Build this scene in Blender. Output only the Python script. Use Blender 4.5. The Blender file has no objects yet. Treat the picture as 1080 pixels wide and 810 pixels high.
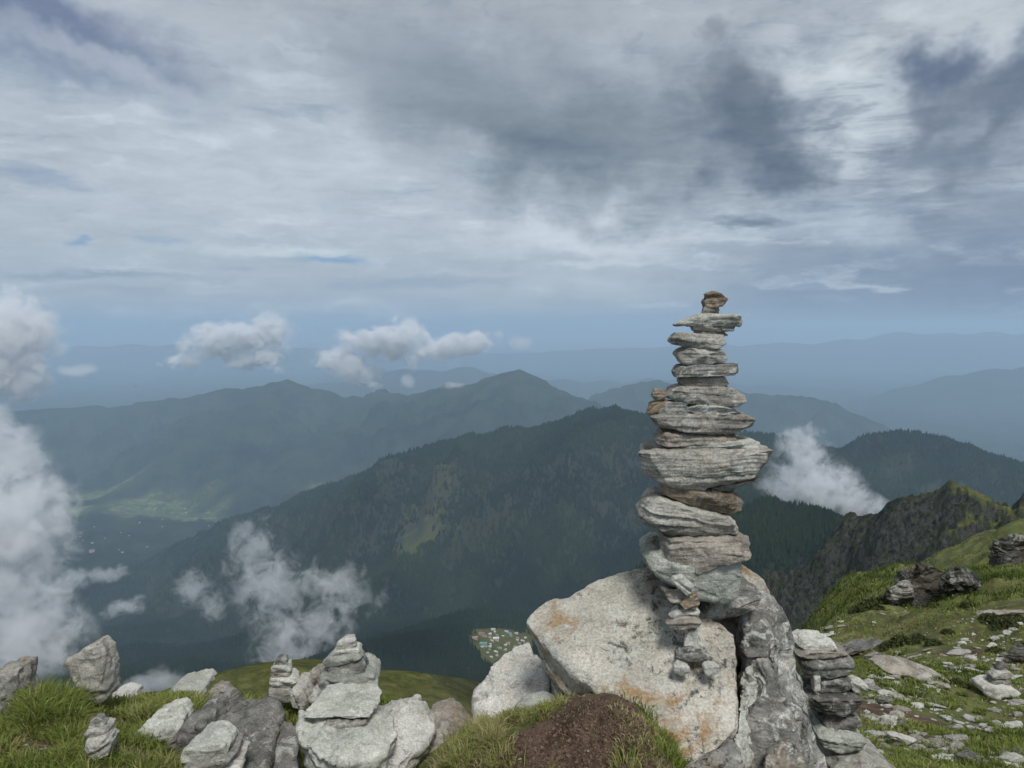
import bpy, bmesh, math, random, time
import numpy as np
T0 = time.time()
R = math.radians
rng = np.random.default_rng(7)
random.seed(7)
sc = bpy.context.scene
COL = sc.collection

# ------------------------------------------------------------------ camera model
F = 830.0                      # focal length in photo pixels (1080 wide)
TH = math.atan(60.0 / F)       # camera pitched slightly down
def ray(px, py):
    a = (px - 540) / F; b = -(py - 405) / F
    return a, math.cos(TH) + b * math.sin(TH), -math.sin(TH) + b * math.cos(TH)
def P(px, py, d):
    x, y, z = ray(px, py); k = d / y
    return np.array((x * k, d, z * k))
cam = bpy.data.cameras.new("camera"); camo = bpy.data.objects.new("camera", cam); COL.objects.link(camo)
cam.sensor_width = 36; cam.lens = F / 1080 * 36; cam.clip_start = 0.05; cam.clip_end = 200000
camo.rotation_euler = (R(90) - TH, 0, 0)
sc.camera = camo

# ------------------------------------------------------------------ noise
def _h(i, j, k, s):
    n = (i * 374761393 + j * 668265263 + k * 1274126177 + s * 974634777) & 0xFFFFFFFF
    n = ((n ^ (n >> 13)) * 1103515245) & 0xFFFFFFFF
    n = ((n ^ (n >> 15)) * 2246822519) & 0xFFFFFFFF
    return ((n ^ (n >> 16)) & 0xFFFF) / 32767.5 - 1.0
def vn(p, s=0):
    p = np.asarray(p, float); f = np.floor(p); i = f.astype(np.int64); t = p - f
    t = t * t * t * (t * (t * 6 - 15) + 10)
    x, y, z = i[:, 0], i[:, 1], i[:, 2]; u, v, w = t[:, 0], t[:, 1], t[:, 2]
    def L(a, b, q): return a + (b - a) * q
    c = lambda a, b, d: _h(x + a, y + b, z + d, s)
    return L(L(L(c(0,0,0), c(1,0,0), u), L(c(0,1,0), c(1,1,0), u), v),
             L(L(c(0,0,1), c(1,0,1), u), L(c(0,1,1), c(1,1,1), u), v), w)
def vl(p, s=0):
    f = np.floor(p); i = f.astype(np.int64); t = p - f; x, y, z = i[:, 0], i[:, 1], i[:, 2]
    # simplex-like split of each cell: flat facets meeting in hard creases
    o = np.argsort(-t, axis=1); r = np.arange(len(p)); v = _h(x, y, z, s); prev = np.ones(len(p)); c = i.copy(); out = 0; val = v
    for k in range(3):
        tk = t[r, o[:, k]]; out = out + val*(prev-tk); prev = tk; c[r, o[:, k]] += 1; val = _h(c[:, 0], c[:, 1], c[:, 2], s)
    return out + val*prev
def vn2(x, y, s=0):
    fx = np.floor(x); fy = np.floor(y); i = fx.astype(np.int64); j = fy.astype(np.int64)
    u = x - fx; v = y - fy; u = u*u*u*(u*(u*6-15)+10); v = v*v*v*(v*(v*6-15)+10)
    a = _h(i, j, 0, s); b = _h(i+1, j, 0, s); c = _h(i, j+1, 0, s); d = _h(i+1, j+1, 0, s)
    return (a + (b-a)*u) * (1-v) + (c + (d-c)*u) * v
def fbm(p, o=4, s=0, g=.5):
    r = 0; a = 1; n = 0
    for k in range(o):
        r = r + a * vn(p * 2.03**k + 17.3*k, s + k); n += a; a *= g
    return r / n
def fbm2(x, y, o=4, s=0, g=.5, ridged=False):
    r = 0; a = 1; n = 0; cx, sx = math.cos(.6), math.sin(.6)
    for k in range(o):
        q = vn2(x, y, s + k)
        if ridged: q = 1 - 2*np.abs(q)
        r = r + a*q; n += a; a *= g
        x, y = (x*cx - y*sx)*2.03 + 11.7, (x*sx + y*cx)*2.03 + 5.1
    return r / n
def ss(a, b, x):
    t = np.clip((x - a) / (b - a), 0, 1); return t*t*(3-2*t)

# ------------------------------------------------------------------ materials
class NT:
    def __init__(s, tree): s.t = tree; s.n = tree.nodes; s.l = tree.links
    def new(s, typ, ins=None, **kw):
        n = s.n.new(typ)
        for k, v in kw.items(): setattr(n, k, v)
        for k, v in (ins or {}).items(): s.put(n.inputs[k], v)
        return n
    def put(s, sock, v):
        if isinstance(v, bpy.types.NodeSocket): s.l.new(v, sock)
        elif isinstance(v, bpy.types.Node): s.l.new(v.outputs[0], sock)
        else:
            if hasattr(sock.default_value, '__len__') and hasattr(v, '__len__') and len(sock.default_value) == 4 and len(v) == 3: v = (*v, 1)
            sock.default_value = v
    def math(s, op, a, b=None, c=None, clamp=False):
        ins = {0: a}
        if b is not None: ins[1] = b
        if c is not None: ins[2] = c
        return s.new('ShaderNodeMath', ins, operation=op, use_clamp=clamp).outputs[0]
    def noise(s, vec, scale, detail=4, rough=.55, dist=0, col=False):
        n = s.new('ShaderNodeTexNoise', {'Vector': vec, 'Scale': scale, 'Detail': detail, 'Roughness': rough, 'Distortion': dist})
        return n.outputs[1] if col else n.outputs[0]
    def ramp(s, f, a, b, lo=0., hi=1.):
        return s.new('ShaderNodeMapRange', {0: f, 1: a, 2: b, 3: lo, 4: hi}, interpolation_type='SMOOTHSTEP').outputs[0]
    def mix(s, f, a, b, mode='MIX'):
        n = s.n.new('ShaderNodeMix'); n.data_type = 'RGBA'; n.blend_type = mode
        s.put(n.inputs[0], f); s.put(n.inputs[6], a); s.put(n.inputs[7], b)
        return n.outputs[2]
    def mapping(s, v, loc=(0,0,0), rot=(0,0,0), scale=(1,1,1), typ='POINT'):
        n = s.n.new('ShaderNodeMapping'); n.vector_type = typ
        s.put(n.inputs[0], v); n.inputs[1].default_value = loc; n.inputs[2].default_value = rot; n.inputs[3].default_value = scale
        return n.outputs[0]
    def attr(s, name): return s.new('ShaderNodeAttribute', attribute_name=name)
def newmat(name):
    m = bpy.data.materials.new(name); m.use_nodes = True; m.node_tree.nodes.clear()
    return m, NT(m.node_tree)
def finish(N, col, bump=None, strength=.5, dist=.01, rough=.9, extra=None):
    ins = {'Base Color': col, 'Roughness': rough, 'Specular IOR Level': .25}
    ins.update(extra or {})
    b = N.new('ShaderNodeBsdfPrincipled', ins)
    if bump is not None:
        bn = N.new('ShaderNodeBump', {'Strength': strength, 'Distance': dist, 'Height': bump})
        N.put(b.inputs['Normal'], bn)
    o = N.new('ShaderNodeOutputMaterial'); N.l.new(b.outputs[0], o.inputs['Surface'])
    return b

def rockmat(name, light, dark, pale=.25, black=.2, orange=0., streak=.5, scale=1., srot=0., bump=.7, ck=.75):
    m, N = newmat(name)
    tc = N.new('ShaderNodeTexCoord').outputs['Object']
    oi = N.new('ShaderNodeObjectInfo').outputs['Random']
    off = N.new('ShaderNodeCombineXYZ', {0: N.math('MULTIPLY', oi, 37.), 1: N.math('MULTIPLY', oi, 91.), 2: oi})
    v = N.new('ShaderNodeVectorMath', {0: tc, 1: off}, operation='ADD').outputs[0]
    n1 = N.noise(v, 5*scale, 5, .6)
    c = N.mix(N.ramp(n1, .3, .7), dark, light)
    # foliation streaks
    vs = N.mapping(v, rot=(0, srot, 0), scale=(3, 3, 26))
    n2 = N.noise(vs, 2.2*scale, 6, .65, .6)
    c = N.mix(N.math('MULTIPLY', N.ramp(n2, .52, .72), streak), c, tuple(x*.42 for x in dark))
    c = N.mix(N.math('MULTIPLY', N.ramp(n2, .42, .3), streak*.7), c, tuple(min(1, x*1.25) for x in light))
    # lichen: pale crust, black crust, orange crust
    n3 = N.noise(v, 16*scale, 7, .7, .8)
    n3b = N.noise(v, 3.1*scale, 3, .5)
    pm = N.math('MULTIPLY', N.ramp(N.math('ADD', n3, N.math('MULTIPLY', n3b, .35)), .70, .80), pale)
    c = N.mix(pm, c, (.50, .51, .47))
    n4 = N.noise(N.mapping(v, loc=(4, 9, 2)), 34*scale, 8, .78, .5)
    n4b = N.noise(N.mapping(v, loc=(1, 5, 7)), 4*scale, 3, .5)
    bm_ = N.math('MULTIPLY', N.ramp(N.math('ADD', n4, N.math('MULTIPLY', n4b, .5)), .78, .90), black)
    c = N.mix(bm_, c, (.035, .034, .03))
    if orange > 0:
        n5 = N.noise(N.mapping(v, loc=(14, 3, 8)), 9*scale, 7, .7, .6)
        geo = N.new('ShaderNodeSeparateXYZ', {0: tc})
        n5b = N.noise(N.mapping(v, loc=(2, 2, 2)), 2.3*scale, 2, .5)
        om = N.math('MULTIPLY', N.ramp(N.math('ADD', n5, N.math('MULTIPLY', n5b, .6)), .80, .98), orange)
        c = N.mix(om, c, (.30, .17, .055))
    fine = N.noise(v, 130*scale, 4, .7)
    c = N.mix(.75, c, N.mix(N.ramp(fine, .3, .75), (.55, .55, .55), (1.25, 1.25, 1.25)), 'MULTIPLY')
    var = N.math('MULTIPLY_ADD', oi, .38, .80)
    c = N.mix(1, c, N.new('ShaderNodeCombineXYZ', {0: var, 1: var, 2: var}).outputs[0], 'MULTIPLY')
    ck = N.new('ShaderNodeTexVoronoi', {'Vector': N.new('ShaderNodeVectorMath', {0: v, 1: N.new('ShaderNodeVectorMath', {0: N.noise(v, 9*scale, 4, .6, col=True), 1: (.12,.12,.12)}, operation='MULTIPLY').outputs[0]}, operation='ADD').outputs[0],
                 'Scale': 3.4*scale, 'Randomness': 1.}, feature='DISTANCE_TO_EDGE').outputs[0]
    ckm = N.ramp(ck, .0, .012, 1, 0)
    ckm = N.math('MULTIPLY', ckm, N.ramp(n3b, .45, .6))
    c = N.mix(N.math('MULTIPLY', ckm, ck), c, (.03, .03, .027))
    h = N.math('ADD', N.math('MULTIPLY', n3, .8), N.math('MULTIPLY', n2, 1.0*streak+.2))
    h = N.math('ADD', h, N.math('MULTIPLY', fine, .35))
    h = N.math('SUBTRACT', h, N.math('MULTIPLY', ckm, ck))
    finish(N, c, h, bump, .012/scale, .88)
    return m
M = {}
M['schist']  = rockmat('grey_schist', (.43,.415,.37), (.20,.193,.172), .5, .45, .12, .7)
M['dark']    = rockmat('dark_schist', (.23,.225,.205), (.085,.083,.076), .5, .5, .05, .9)
M['pale']    = rockmat('pale_green_schist', (.56,.56,.50), (.37,.375,.33), .35, .3, .0, .7)
M['green']   = rockmat('green_grey_slab', (.42,.435,.385), (.23,.24,.21), .4, .35, .0, .8)
M['brown']   = rockmat('brown_schist', (.34,.265,.185), (.15,.12,.085), .3, .4, .25, .9)
M['boulder'] = rockmat('lichen_boulder', (.57,.54,.47), (.36,.34,.29), .6, .85, .8, .4, .8, bump=.9, ck=.25)
M['white']   = rockmat('white_quartz_rock', (.60,.585,.54), (.38,.37,.335), .4, .5, .15, .6)
M['crag']    = rockmat('mottled_mossy_crag', (.35,.34,.31), (.11,.108,.097), .9, 1., .2, .9, .9, bump=1.)
M['far']     = rockmat('dark_outcrop_rock', (.13,.127,.112), (.03,.03,.026), .5, .8, .1, .9, .14, bump=1., ck=.5)
M['warm']    = rockmat('warm_grey_rock', (.39,.35,.30), (.20,.18,.15), .4, .4, .2, .7)

# ------------------------------------------------------------------ objects
def props(o, label=None, cat=None, group=None, kind=None):
    if label: o['label'] = label
    if cat: o['category'] = cat
    if group: o['group'] = group
    if kind: o['kind'] = kind
    return o
def raw_mesh(name, V, quads=None, tris=None, smooth=True):
    me = bpy.data.meshes.new(name); V = np.asarray(V, np.float32)
    nq = 0 if quads is None else len(quads); nt = 0 if tris is None else len(tris)
    me.vertices.add(len(V)); me.vertices.foreach_set('co', V.ravel())
    idx = np.concatenate([np.asarray(a, np.int32).ravel() for a in (quads, tris) if a is not None and len(a)])
    me.loops.add(len(idx)); me.loops.foreach_set('vertex_index', idx)
    me.polygons.add(nq + nt)
    st = np.concatenate([np.arange(nq)*4, nq*4 + np.arange(nt)*3]).astype(np.int32)
    me.polygons.foreach_set('loop_start', st)
    me.polygons.foreach_set('use_smooth', np.full(nq+nt, smooth))
    me.update(calc_edges=True); 
    return me
def fattr(me, name, arr):
    a = me.attributes.new(name, 'FLOAT', 'POINT'); a.data.foreach_set('value', np.asarray(arr, np.float32))

def hull_mesh(hulls):
    bm = bmesh.new()
    for pts in hulls:
        b2 = bmesh.new()
        for p in pts: b2.verts.new(p)
        r = bmesh.ops.convex_hull(b2, input=b2.verts)
        bmesh.ops.delete(b2, geom=[v for v in b2.verts if not v.link_faces], context='VERTS')
        bmesh.ops.recalc_face_normals(b2, faces=b2.faces)
        tmp = bpy.data.meshes.new('t'); b2.to_mesh(tmp); b2.free(); bm.from_mesh(tmp); bpy.data.meshes.remove(tmp)
    me = bpy.data.meshes.new('hull'); bm.to_mesh(me); bm.free(); return me
def rock_mesh(name, hulls, voxel, seed, amp=1., strata=1., n=(0,0,1), sfreq=60., lump=1., fine=1., us=1.):
    """union of convex pieces -> dense surface -> chipped, foliated, pitted rock"""
    me = hull_mesh(hulls)
    o = bpy.data.objects.new('tmp', me); COL.objects.link(o)
    md = o.modifiers.new('r', 'REMESH'); md.mode = 'VOXEL'; md.voxel_size = voxel
    dg = bpy.context.evaluated_depsgraph_get()
    e = bpy.data.meshes.new_from_object(o.evaluated_get(dg))
    bpy.data.objects.remove(o); bpy.data.meshes.remove(me)
    nv = len(e.vertices); V = np.empty(nv*3); e.vertices.foreach_get('co', V); V = V.reshape(-1, 3)
    Nn = np.empty(nv*3); e.vertices.foreach_get('normal', Nn); Nn = Nn.reshape(-1, 3)
    n = np.array(n, float); n /= np.linalg.norm(n)
    size = (V.max(0) - V.min(0)).max(); th = (V.max(0)-V.min(0)).min()
    off = seed * 3.17
    q = V + off; qf = V/us + off
    Rm = np.linalg.qr(np.random.default_rng(seed).normal(size=(3,3)))[0]; q2 = q @ Rm
    ts = max(th, size*.25)
    d = (vl(q2*(2.2/size), seed)*.045*size + vl(q2*(3.2/ts), seed+1)*.06*ts + vl(q2*(7/ts), seed+2)*.028*ts) * lump * .62
    c1 = vl(q2*(9/size), seed+3); d += -np.maximum(0, c1-.3) * size * .05 * lump
    # foliation: ledges that run round the sides
    s = V @ n + fbm(q*(3/size), 2, seed+9) * th * .10
    z1 = s * sfreq + off; k = np.floor(z1); t = z1 - k
    h0 = _h(k.astype(np.int64), 0, 0, seed); h1 = _h(k.astype(np.int64)+1, 0, 0, seed)
    lay = h0 + (h1-h0) * ss(.86, 1., t)
    z2 = s * sfreq*2.7 + off*2; k = np.floor(z2); t = z2 - k
    lay2 = _h(k.astype(np.int64), 1, 0, seed); lay2 = lay2 + (_h(k.astype(np.int64)+1, 1, 0, seed)-lay2) * ss(.7, 1., t)
    side = 1 - np.abs(Nn @ n)
    mod = .6 + .8 * vn(q*(5/size), seed+21)
    d += (lay * .0065 + lay2 * .0045) * strata * us * np.clip(side, 0, 1) * mod
    d += (fbm(qf * 28, 4, seed+5, .6) * .004 + vl(qf*45, seed+6)*.0022) * fine * us
    V = V + Nn * (d * amp)[:, None]
    e.vertices.foreach_set('co', V.astype(np.float32).ravel())
    e.polygons.foreach_set('use_smooth', np.ones(len(e.polygons), bool))
    e.name = name
    return e, V
def place(name, e, V, mat, label, cat, group=None, base=None):
    c = np.array((V[:,0].mean(), V[:,1].mean(), V[:,2].min())) if base is None else base
    W = V - c; e.vertices.foreach_set('co', W.astype(np.float32).ravel()); e.update()
    e.materials.clear(); e.materials.append(mat)
    o = bpy.data.objects.new(name, e); o.location = c; COL.objects.link(o)
    return props(o, label, cat, group)
_seed = [10]
def stone(out, d0, depth, mat, label, cat='stone', name='cairn_stone', group=None, kt=.35, kb=.12, voxel=.0045, strata=1., keel=True, back=.78, amp=1., fine=1., sfreq=60., lump=1., shift=0):
    """out: outline in photo pixels of a stone whose front is d0 metres away and which is `depth` deep"""
    _seed[0] += 1; sd = _seed[0]; rr = random.Random(sd)
    out = np.array(out, float); cy = out[:,1].mean(); cx = out[:,0].mean()
    out = out + np.clip((out - (cx, cy))*.5, -.9, .9)
    C = P(cx, cy, d0 + depth*.5)
    pts = []
    hgt = max(out[:,1].max() - out[:,1].min(), 1)
    for (px, py) in out:
        f = (py - cy) / hgt * 2            # -1 top .. 1 bottom
        k = kt + (kb - kt) * (max(-1, min(1, f)) * .5 + .5)
        p = P(px, py, d0 + depth * k)
        pts.append(p)
        wob = rr.uniform(0, .20)
        fx = C[0] + (p[0]-C[0]) * rr.uniform(.86, 1.0)
        pts.append(np.array((fx, d0 + depth*wob, p[2])))
        bx = C[0] + (p[0]-C[0]) * rr.uniform(back-.12, back+.1)
        pts.append(np.array((bx + shift, d0 + depth*rr.uniform(.8, 1.), p[2] + (C[2]-p[2])*.08)))
    if keel and rr.random() < .45:
        q = P(cx + rr.uniform(-.25, .25)*(out[:,0].max()-out[:,0].min()), cy, d0 - depth*.04); pts.append(q)
    # foliation normal from the long axis of the outline
    A = out - out.mean(0); ev, evec = np.linalg.eigh(A.T @ A); ax = evec[:, 1]
    if ax[0] < 0: ax = -ax
    nrm = np.array((ax[1], rr.uniform(-.08, .08), ax[0]))
    e, V = rock_mesh(name, [pts], voxel, sd, amp, strata, nrm, sfreq, lump, fine)
    return place(name, e, V, M[mat], label, cat, group)

# ---- main cairn ------------------------------------------------------------
G1 = 'stones of the tall cairn'
D = 2.93
main = [
 ([(743,318),(744,311),(750,308),(760,311),(766,316),(761,322),(752,325),(745,324)], .03,.075,'brown','small rusty brown knob of rock at the very tip of the tall cairn'),
 ([(740,332),(743,324),(757,324),(758,332)], .04,.06,'schist','tiny grey block just under the knob at the tip of the tall cairn'),
 ([(710,341.5),(725,336),(741,331),(762,332),(778,334),(782,338),(780,343),(758,345),(714,343)], -.02,.17,'schist','winged grey slab with a pointed left end near the top of the tall cairn'),
 ([(728,344),(744,342),(775,342),(773,348),(760,349),(730,347.5)], .0,.13,'warm','thin light grey flake directly below the winged slab of the tall cairn'),
 ([(732,348),(745,347.5),(762,349),(768,353),(755,355.5),(733,354)], .01,.13,'schist','small thin flake between two slabs, fifth from the top of the tall cairn'),
 ([(708,355),(711,352),(730,353),(763,354),(763,362),(756,367),(735,366),(709,362)], -.02,.18,'schist','blocky grey slab with square left end near the top of the tall cairn'),
 ([(713,374),(717,369),(722,366.5),(745,366),(759,369),(768,377),(766,381),(744,384),(722,384),(716,380)], -.02,.19,'schist','lens shaped grey stone with a pointed right end in the upper tall cairn'),
 ([(708,391),(713,386.5),(735,385),(775,384),(777,391),(774,395),(740,397),(712,397)], -.02,.19,'dark','even thick grey bar of stone, eighth from the top of the tall cairn'),
 ([(716,401),(720,398),(742,397.5),(762,398),(767,404),(750,408.5),(722,407)], .01,.17,'warm','short light lens of stone under the even grey bar of the tall cairn'),
 ([(704,418),(709,410),(714,407),(745,408),(768,409),(782,416),(785,422),(778,428),(755,428.5),(722,424),(707,421)], -.04,.24,'schist','broad grey stone with blunt right tip above the loose flakes of the tall cairn'),
 ([(688,416),(691,411),(699,411),(704,417),(696,421.5),(690,420)], .0,.07,'brown','small brownish pebble perched on the left edge of the tall cairn'),
 ([(683,434),(686,427),(697,422),(704,423),(698,432),(686,437)], .0,.10,'brown','small brown chip sticking out on the left side of the tall cairn'),
 ([(694,434),(701,424),(716,424),(729,431),(724,439),(702,440)], -.02,.15,'schist','wedge of grey rock left of the pale flake in the middle of the tall cairn'),
 ([(721,431),(734,427),(756,427.5),(774,431),(777,434),(760,438),(736,437)], -.04,.16,'white','pale whitish flake wedged in the middle of the tall cairn'),
 ([(684,439),(694,436.5),(715,438),(745,436),(780,436),(796,442),(793,447),(780,453),(758,457),(720,453),(694,449)], -.06,.31,'schist','wide grey slab with pointed ends at mid height of the tall cairn'),
 ([(692,463),(697,454),(715,452),(745,454),(772,457),(773,462),(763,467),(735,470),(703,471),(694,468)], -.04,.27,'warm','layered grey stone with frayed left end under the wide slab of the tall cairn'),
 ([(702,473),(720,468),(750,466),(772,463),(788,462),(802,469),(792,479),(765,485),(735,485)], -.04,.27,'pale','pale upturned slab resting on the widest stone of the tall cairn'),
 ([(672,479),(676,474),(695,476),(735,483),(770,484),(800,470),(808,470),(811,481),(805,492),(793,501),(762,511),(735,515),(702,509),(682,500)], -.1,.40,'schist','widest and heaviest boat shaped grey stone of the tall cairn'),
 ([(735,515),(765,510),(799,502),(796,507),(775,515),(755,520)], -.04,.22,'warm','thin grey sliver poking out right below the widest stone of the tall cairn'),
 ([(696,510),(704,508),(730,513),(772,519),(781,527),(780,538),(767,541.5),(745,536),(718,527),(698,521)], -.06,.28,'brown','rusty brown tilted stone below the widest stone of the tall cairn'),
 ([(676,540),(681,526),(691,522),(712,529),(735,537),(765,542),(774,548),(779,556),(776,564),(740,565),(706,565),(690,555),(678,549)], -.09,.33,'schist','chunky tilted grey stone with blunt left end under the brown stone of the tall cairn'),
 ([(696,562),(720,560),(775,561),(788,566),(786,581),(770,590),(741,604),(733,602),(702,589),(697,580)], -.1,.36,'warm','wedge shaped layered grey block with a V shaped lower edge in the tall cairn'),
 ([(674,582),(681,574),(690,572),(720,578),(777,588),(777,630),(762,635),(731,626),(692,606),(678,593)], -.08,.40,'green','large green grey slab carrying the wedge shaped block of the tall cairn'),
 ([(738,634),(742,624),(775,622),(798,620),(793,636),(772,650),(752,652),(740,648)], .02,.34,'dark','dark angular foundation stone in the hollow under the tall cairn'),
]
for out, dd, dep, mat, lab in main:
    big = out[0] and (max(p[0] for p in out)-min(p[0] for p in out)) > 60
    stone(out, D+dd, dep, mat, lab, group=G1, voxel=.0034 if not big else .0038, sfreq=70 if not big else 55,
          kt=.45 if 'green grey slab' in lab else .35, lump=.75, strata=.45 if 'green grey slab' in lab else 1.)
# leaning shim stones left of the foundation
stone([(683,606),(700,602),(738,632),(732,652),(715,640),(697,622)], D-.05, .3, 'dark', 'dark sloping slab propping the left foot of the tall cairn', group=G1)

# ---- small cairn on the boulder --------------------------------------------
G2 = 'stones of the little cairn on the boulder'
dB = 2.80
for out, dd, dep, mat, lab in [
 ([(707,611),(718,607),(731,617),(732,622),(725,628),(716,620)], -.03,.05,'pale','pale green square flake leaning on the big green grey slab'),
 ([(702,629),(706,624),(718,624),(723,629),(718,636),(708,635)], .0,.07,'warm','pinkish grey pebble at the top left of the little boulder cairn'),
 ([(717,636),(722,628),(733,625),(736,635),(733,642),(722,642)], -.02,.07,'brown','reddish stone at the top right of the little boulder cairn'),
 ([(706,648),(715,640),(734,641),(737,647),(724,651),(710,653)], .0,.09,'white','whitish bent flake in the upper little boulder cairn'),
 ([(702,656),(712,649),(731,647),(739,655),(736,662),(720,665),(706,661)], -.02,.11,'warm','widest flat stone of the little boulder cairn'),
 ([(722,681),(726,665),(733,662),(737,681)], .0,.06,'pale','upright pointed stone in the neck of the little boulder cairn'),
 ([(714,693),(722,682),(736,680),(747,694),(730,697)], -.03,.11,'dark','dark layered triangular foot stone of the little boulder cairn')]:
    stone(out, dB+dd, dep, mat, lab, group=G2, voxel=.0034, sfreq=90, lump=.8, kt=.5)
stone([(710,702),(715,698),(727,704),(727,708),(719,713),(712,709)], 2.74, .05, 'white', 'left of two loose cream pebbles lying on the lichen boulder', 'pebble', 'pebble', voxel=.0034, strata=.3)
stone([(742,703),(748,700),(756,702),(758,708),(747,712),(743,709)], 2.72, .05, 'white', 'right of two loose cream pebbles lying on the lichen boulder', 'pebble', 'pebble', voxel=.0034, strata=.3)

# ---- the boulders under the cairn -------------------------------------------
def pts3(l): return [P(*a) for a in l]
def boulder(name, hulls, mat, label, voxel=.009, seed=None, cat='boulder', **kw):
    _seed[0] += 1
    e, V = rock_mesh(name, hulls, voxel, _seed[0] if seed is None else seed, **kw)
    return place(name, e, V, M[mat], label, cat)
face = [(555,656,2.98),(563,645,3.02),(576,634,3.06),(594,626,3.09),(640,616,3.10),(668,604,3.13),(680,599,3.14),(699,616,3.10),(735,650,2.98),(776,668,2.93),
        (778,700,2.83),(777,768,2.63),(762,788,2.58),(736,803,2.54),(716,803,2.54),(690,776,2.60),(664,745,2.68),(622,714,2.80),(590,700,2.85),(568,678,2.92)]
fp = pts3(face)
nin = np.array((.18, .62, -.76))*.34
slab = [fp, [p + nin for p in fp]]
thick = fp + [p + nin*(.5 if i in (0,1,2,19,18) else 1.) for i, p in enumerate(fp)]
under = pts3([(700,636,3.27),(790,636,3.27),(690,650,3.6),(790,640,3.6),(640,760,3.15),(790,760,3.0),(640,760,3.5),(800,800,3.5)])
boulder('boulder', [thick, under], 'boulder', 'large flat faced grey boulder with orange and black lichen carrying the tall cairn', voxel=.0078, n=(.2,-.62,.76), strata=1.3, sfreq=30, lump=.55, fine=1.2)
boulder('boulder', [pts3([(775,590,3.3),(788,596,3.28),(804,611,3.22),(811,623,3.2),(802,632,3.15),(780,632,3.12),(745,600,3.3),(750,640,3.2),(770,596,3.6),(806,622,3.6),(800,650,3.6),(750,640,3.6)])],
        'boulder', 'brown mottled rock shoulder just right of the foot of the tall cairn', voxel=.0075, strata=1.2, lump=1.1)
crag = pts3([(786,640,3.1),(800,628,3.12),(813,634,3.1),(828,655,3.05),(838,672,3.02),(850,705,2.98),(862,745,2.92),(872,800,2.86),(876,850,2.8),(800,850,2.6),(786,800,2.68),(784,730,2.86),(786,680,2.98),
             (815,690,2.86),(828,745,2.76),(835,800,2.66)])
crag += [p + np.array((.04,.5,-.25)) for p in crag]
boulder('boulder', [crag], 'crag', 'tall dark crag with white and black lichen right of the crack in the cairn boulder', voxel=.0068, n=(.75,-.2,.6), strata=1.5, sfreq=38, lump=1.9, fine=2.2)
boulder('rock', [pts3([(779,682,2.93),(786,662,2.96),(800,652,2.98),(814,664,2.95),(822,680,2.92),(808,694,2.88),(788,694,2.88),(800,655,3.2),(820,690,3.2),(785,690,3.2)])],
        'crag', 'rounded lichen lump wedged in the gap between boulder and crag', voxel=.0065, cat='rock', strata=1.4, lump=1.2)
boulder('rock', [pts3([(783,704,2.86),(798,697,2.90),(812,708,2.92),(806,745,2.80),(800,790,2.70),(792,830,2.56),(772,830,2.5),(778,770,2.64),(810,700,3.1),(800,830,3.0)])],
        'pale', 'narrow smooth grey green face of rock right of the long crack', voxel=.0065, cat='rock', strata=1.2, n=(.3,0,1), lump=2.0)
boulder('rock', [pts3([(800,812,2.52),(812,790,2.6),(828,783,2.62),(845,800,2.58),(850,840,2.45),(800,850,2.4),(830,790,2.8),(850,850,2.8),(805,850,2.8)])],
        'crag', 'small lumpy rock at the foot of the dark crag on the bottom edge', voxel=.0065, cat='rock', strata=1.4, lump=1.4)
boulder('rock', [pts3([(735,806,2.5),(770,782,2.55),(784,800,2.5),(780,850,2.35),(700,850,2.35),(720,815,2.45),(750,800,2.8),(790,850,2.8),(700,850,2.8)])],
        'crag', 'dark mottled rock below the lower tip of the lichen boulder', voxel=.007, cat='rock', strata=1.6, lump=1.4)
boulder('boulder', [pts3([(499,752,3.25),(502,728,3.28),(516,704,3.32),(540,684,3.38),(558,672,3.4),(566,684,3.36),(580,722,3.2),(582,745,3.12),(550,760,3.1),(505,770,3.15),
        (505,735,3.7),(555,680,3.8),(585,730,3.7),(520,790,3.6)])], 'white', 'whitish mottled boulder leaning left of the big lichen boulder', voxel=.0078, n=(.6,-.3,.7), strata=1.3, sfreq=34, lump=1.1, fine=1.3)
boulder('rock', [pts3([(563,668,3.05),(576,680,3.0),(600,702,2.92),(624,718,2.86),(634,738,2.8),(612,738,2.84),(588,722,2.9),(574,704,2.98),(580,690,3.3),(630,740,3.2),(590,730,3.3)])],
        'boulder', 'narrow grey sliver of rock under the left edge of the lichen boulder', voxel=.0065, cat='rock', n=(.2,-.62,.76))
boulder('rock', [pts3([(544,744,2.94),(556,732,3.0),(578,728,3.0),(594,736,2.95),(594,752,2.88),(550,756,2.88),(560,735,3.2),(592,745,3.2),(548,756,3.2)])],
        'green', 'small flat rock half buried in grass behind the bare soil mound', voxel=.006, cat='rock')

# ---- left group ------------------------------------------------------------
def S(out, d0, dep, mat, label, cat='stone', name='cairn_stone', **kw): return stone(out, d0, dep, mat, label, cat, name, **kw)
bk = dict(voxel=.0058, sfreq=42, strata=1.6, fine=1.4, lump=1.5)
boulder('boulder', [pts3([(311,765,2.86),(315,750,2.95),(345,744,3.05),(390,744,3.05),(410,752,2.95),(420,775,2.8),(405,797,2.68),(370,806,2.62),(335,795,2.66),(316,782,2.74),(340,850,2.75),(400,850,2.75),(330,780,3.1),(400,790,3.1)])],
        'pale', 'pale green flat topped boulder carrying the loose slab on the lower left', n=(0,-.35,.93), **bk)
boulder('boulder', [pts3([(392,760,3.0),(400,745,3.1),(425,739,3.12),(441,736,3.12),(450,752,3.05),(459,768,2.95),(446,784,2.86),(424,803,2.76),(408,850,2.66),(385,850,2.7),(395,790,2.8),(440,740,3.4),(455,800,3.3),(395,760,3.4)])],
        'white', 'pale angular boulder with a broken right face, left of the brown grey rock', n=(.5,-.4,.75), **bk)
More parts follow.
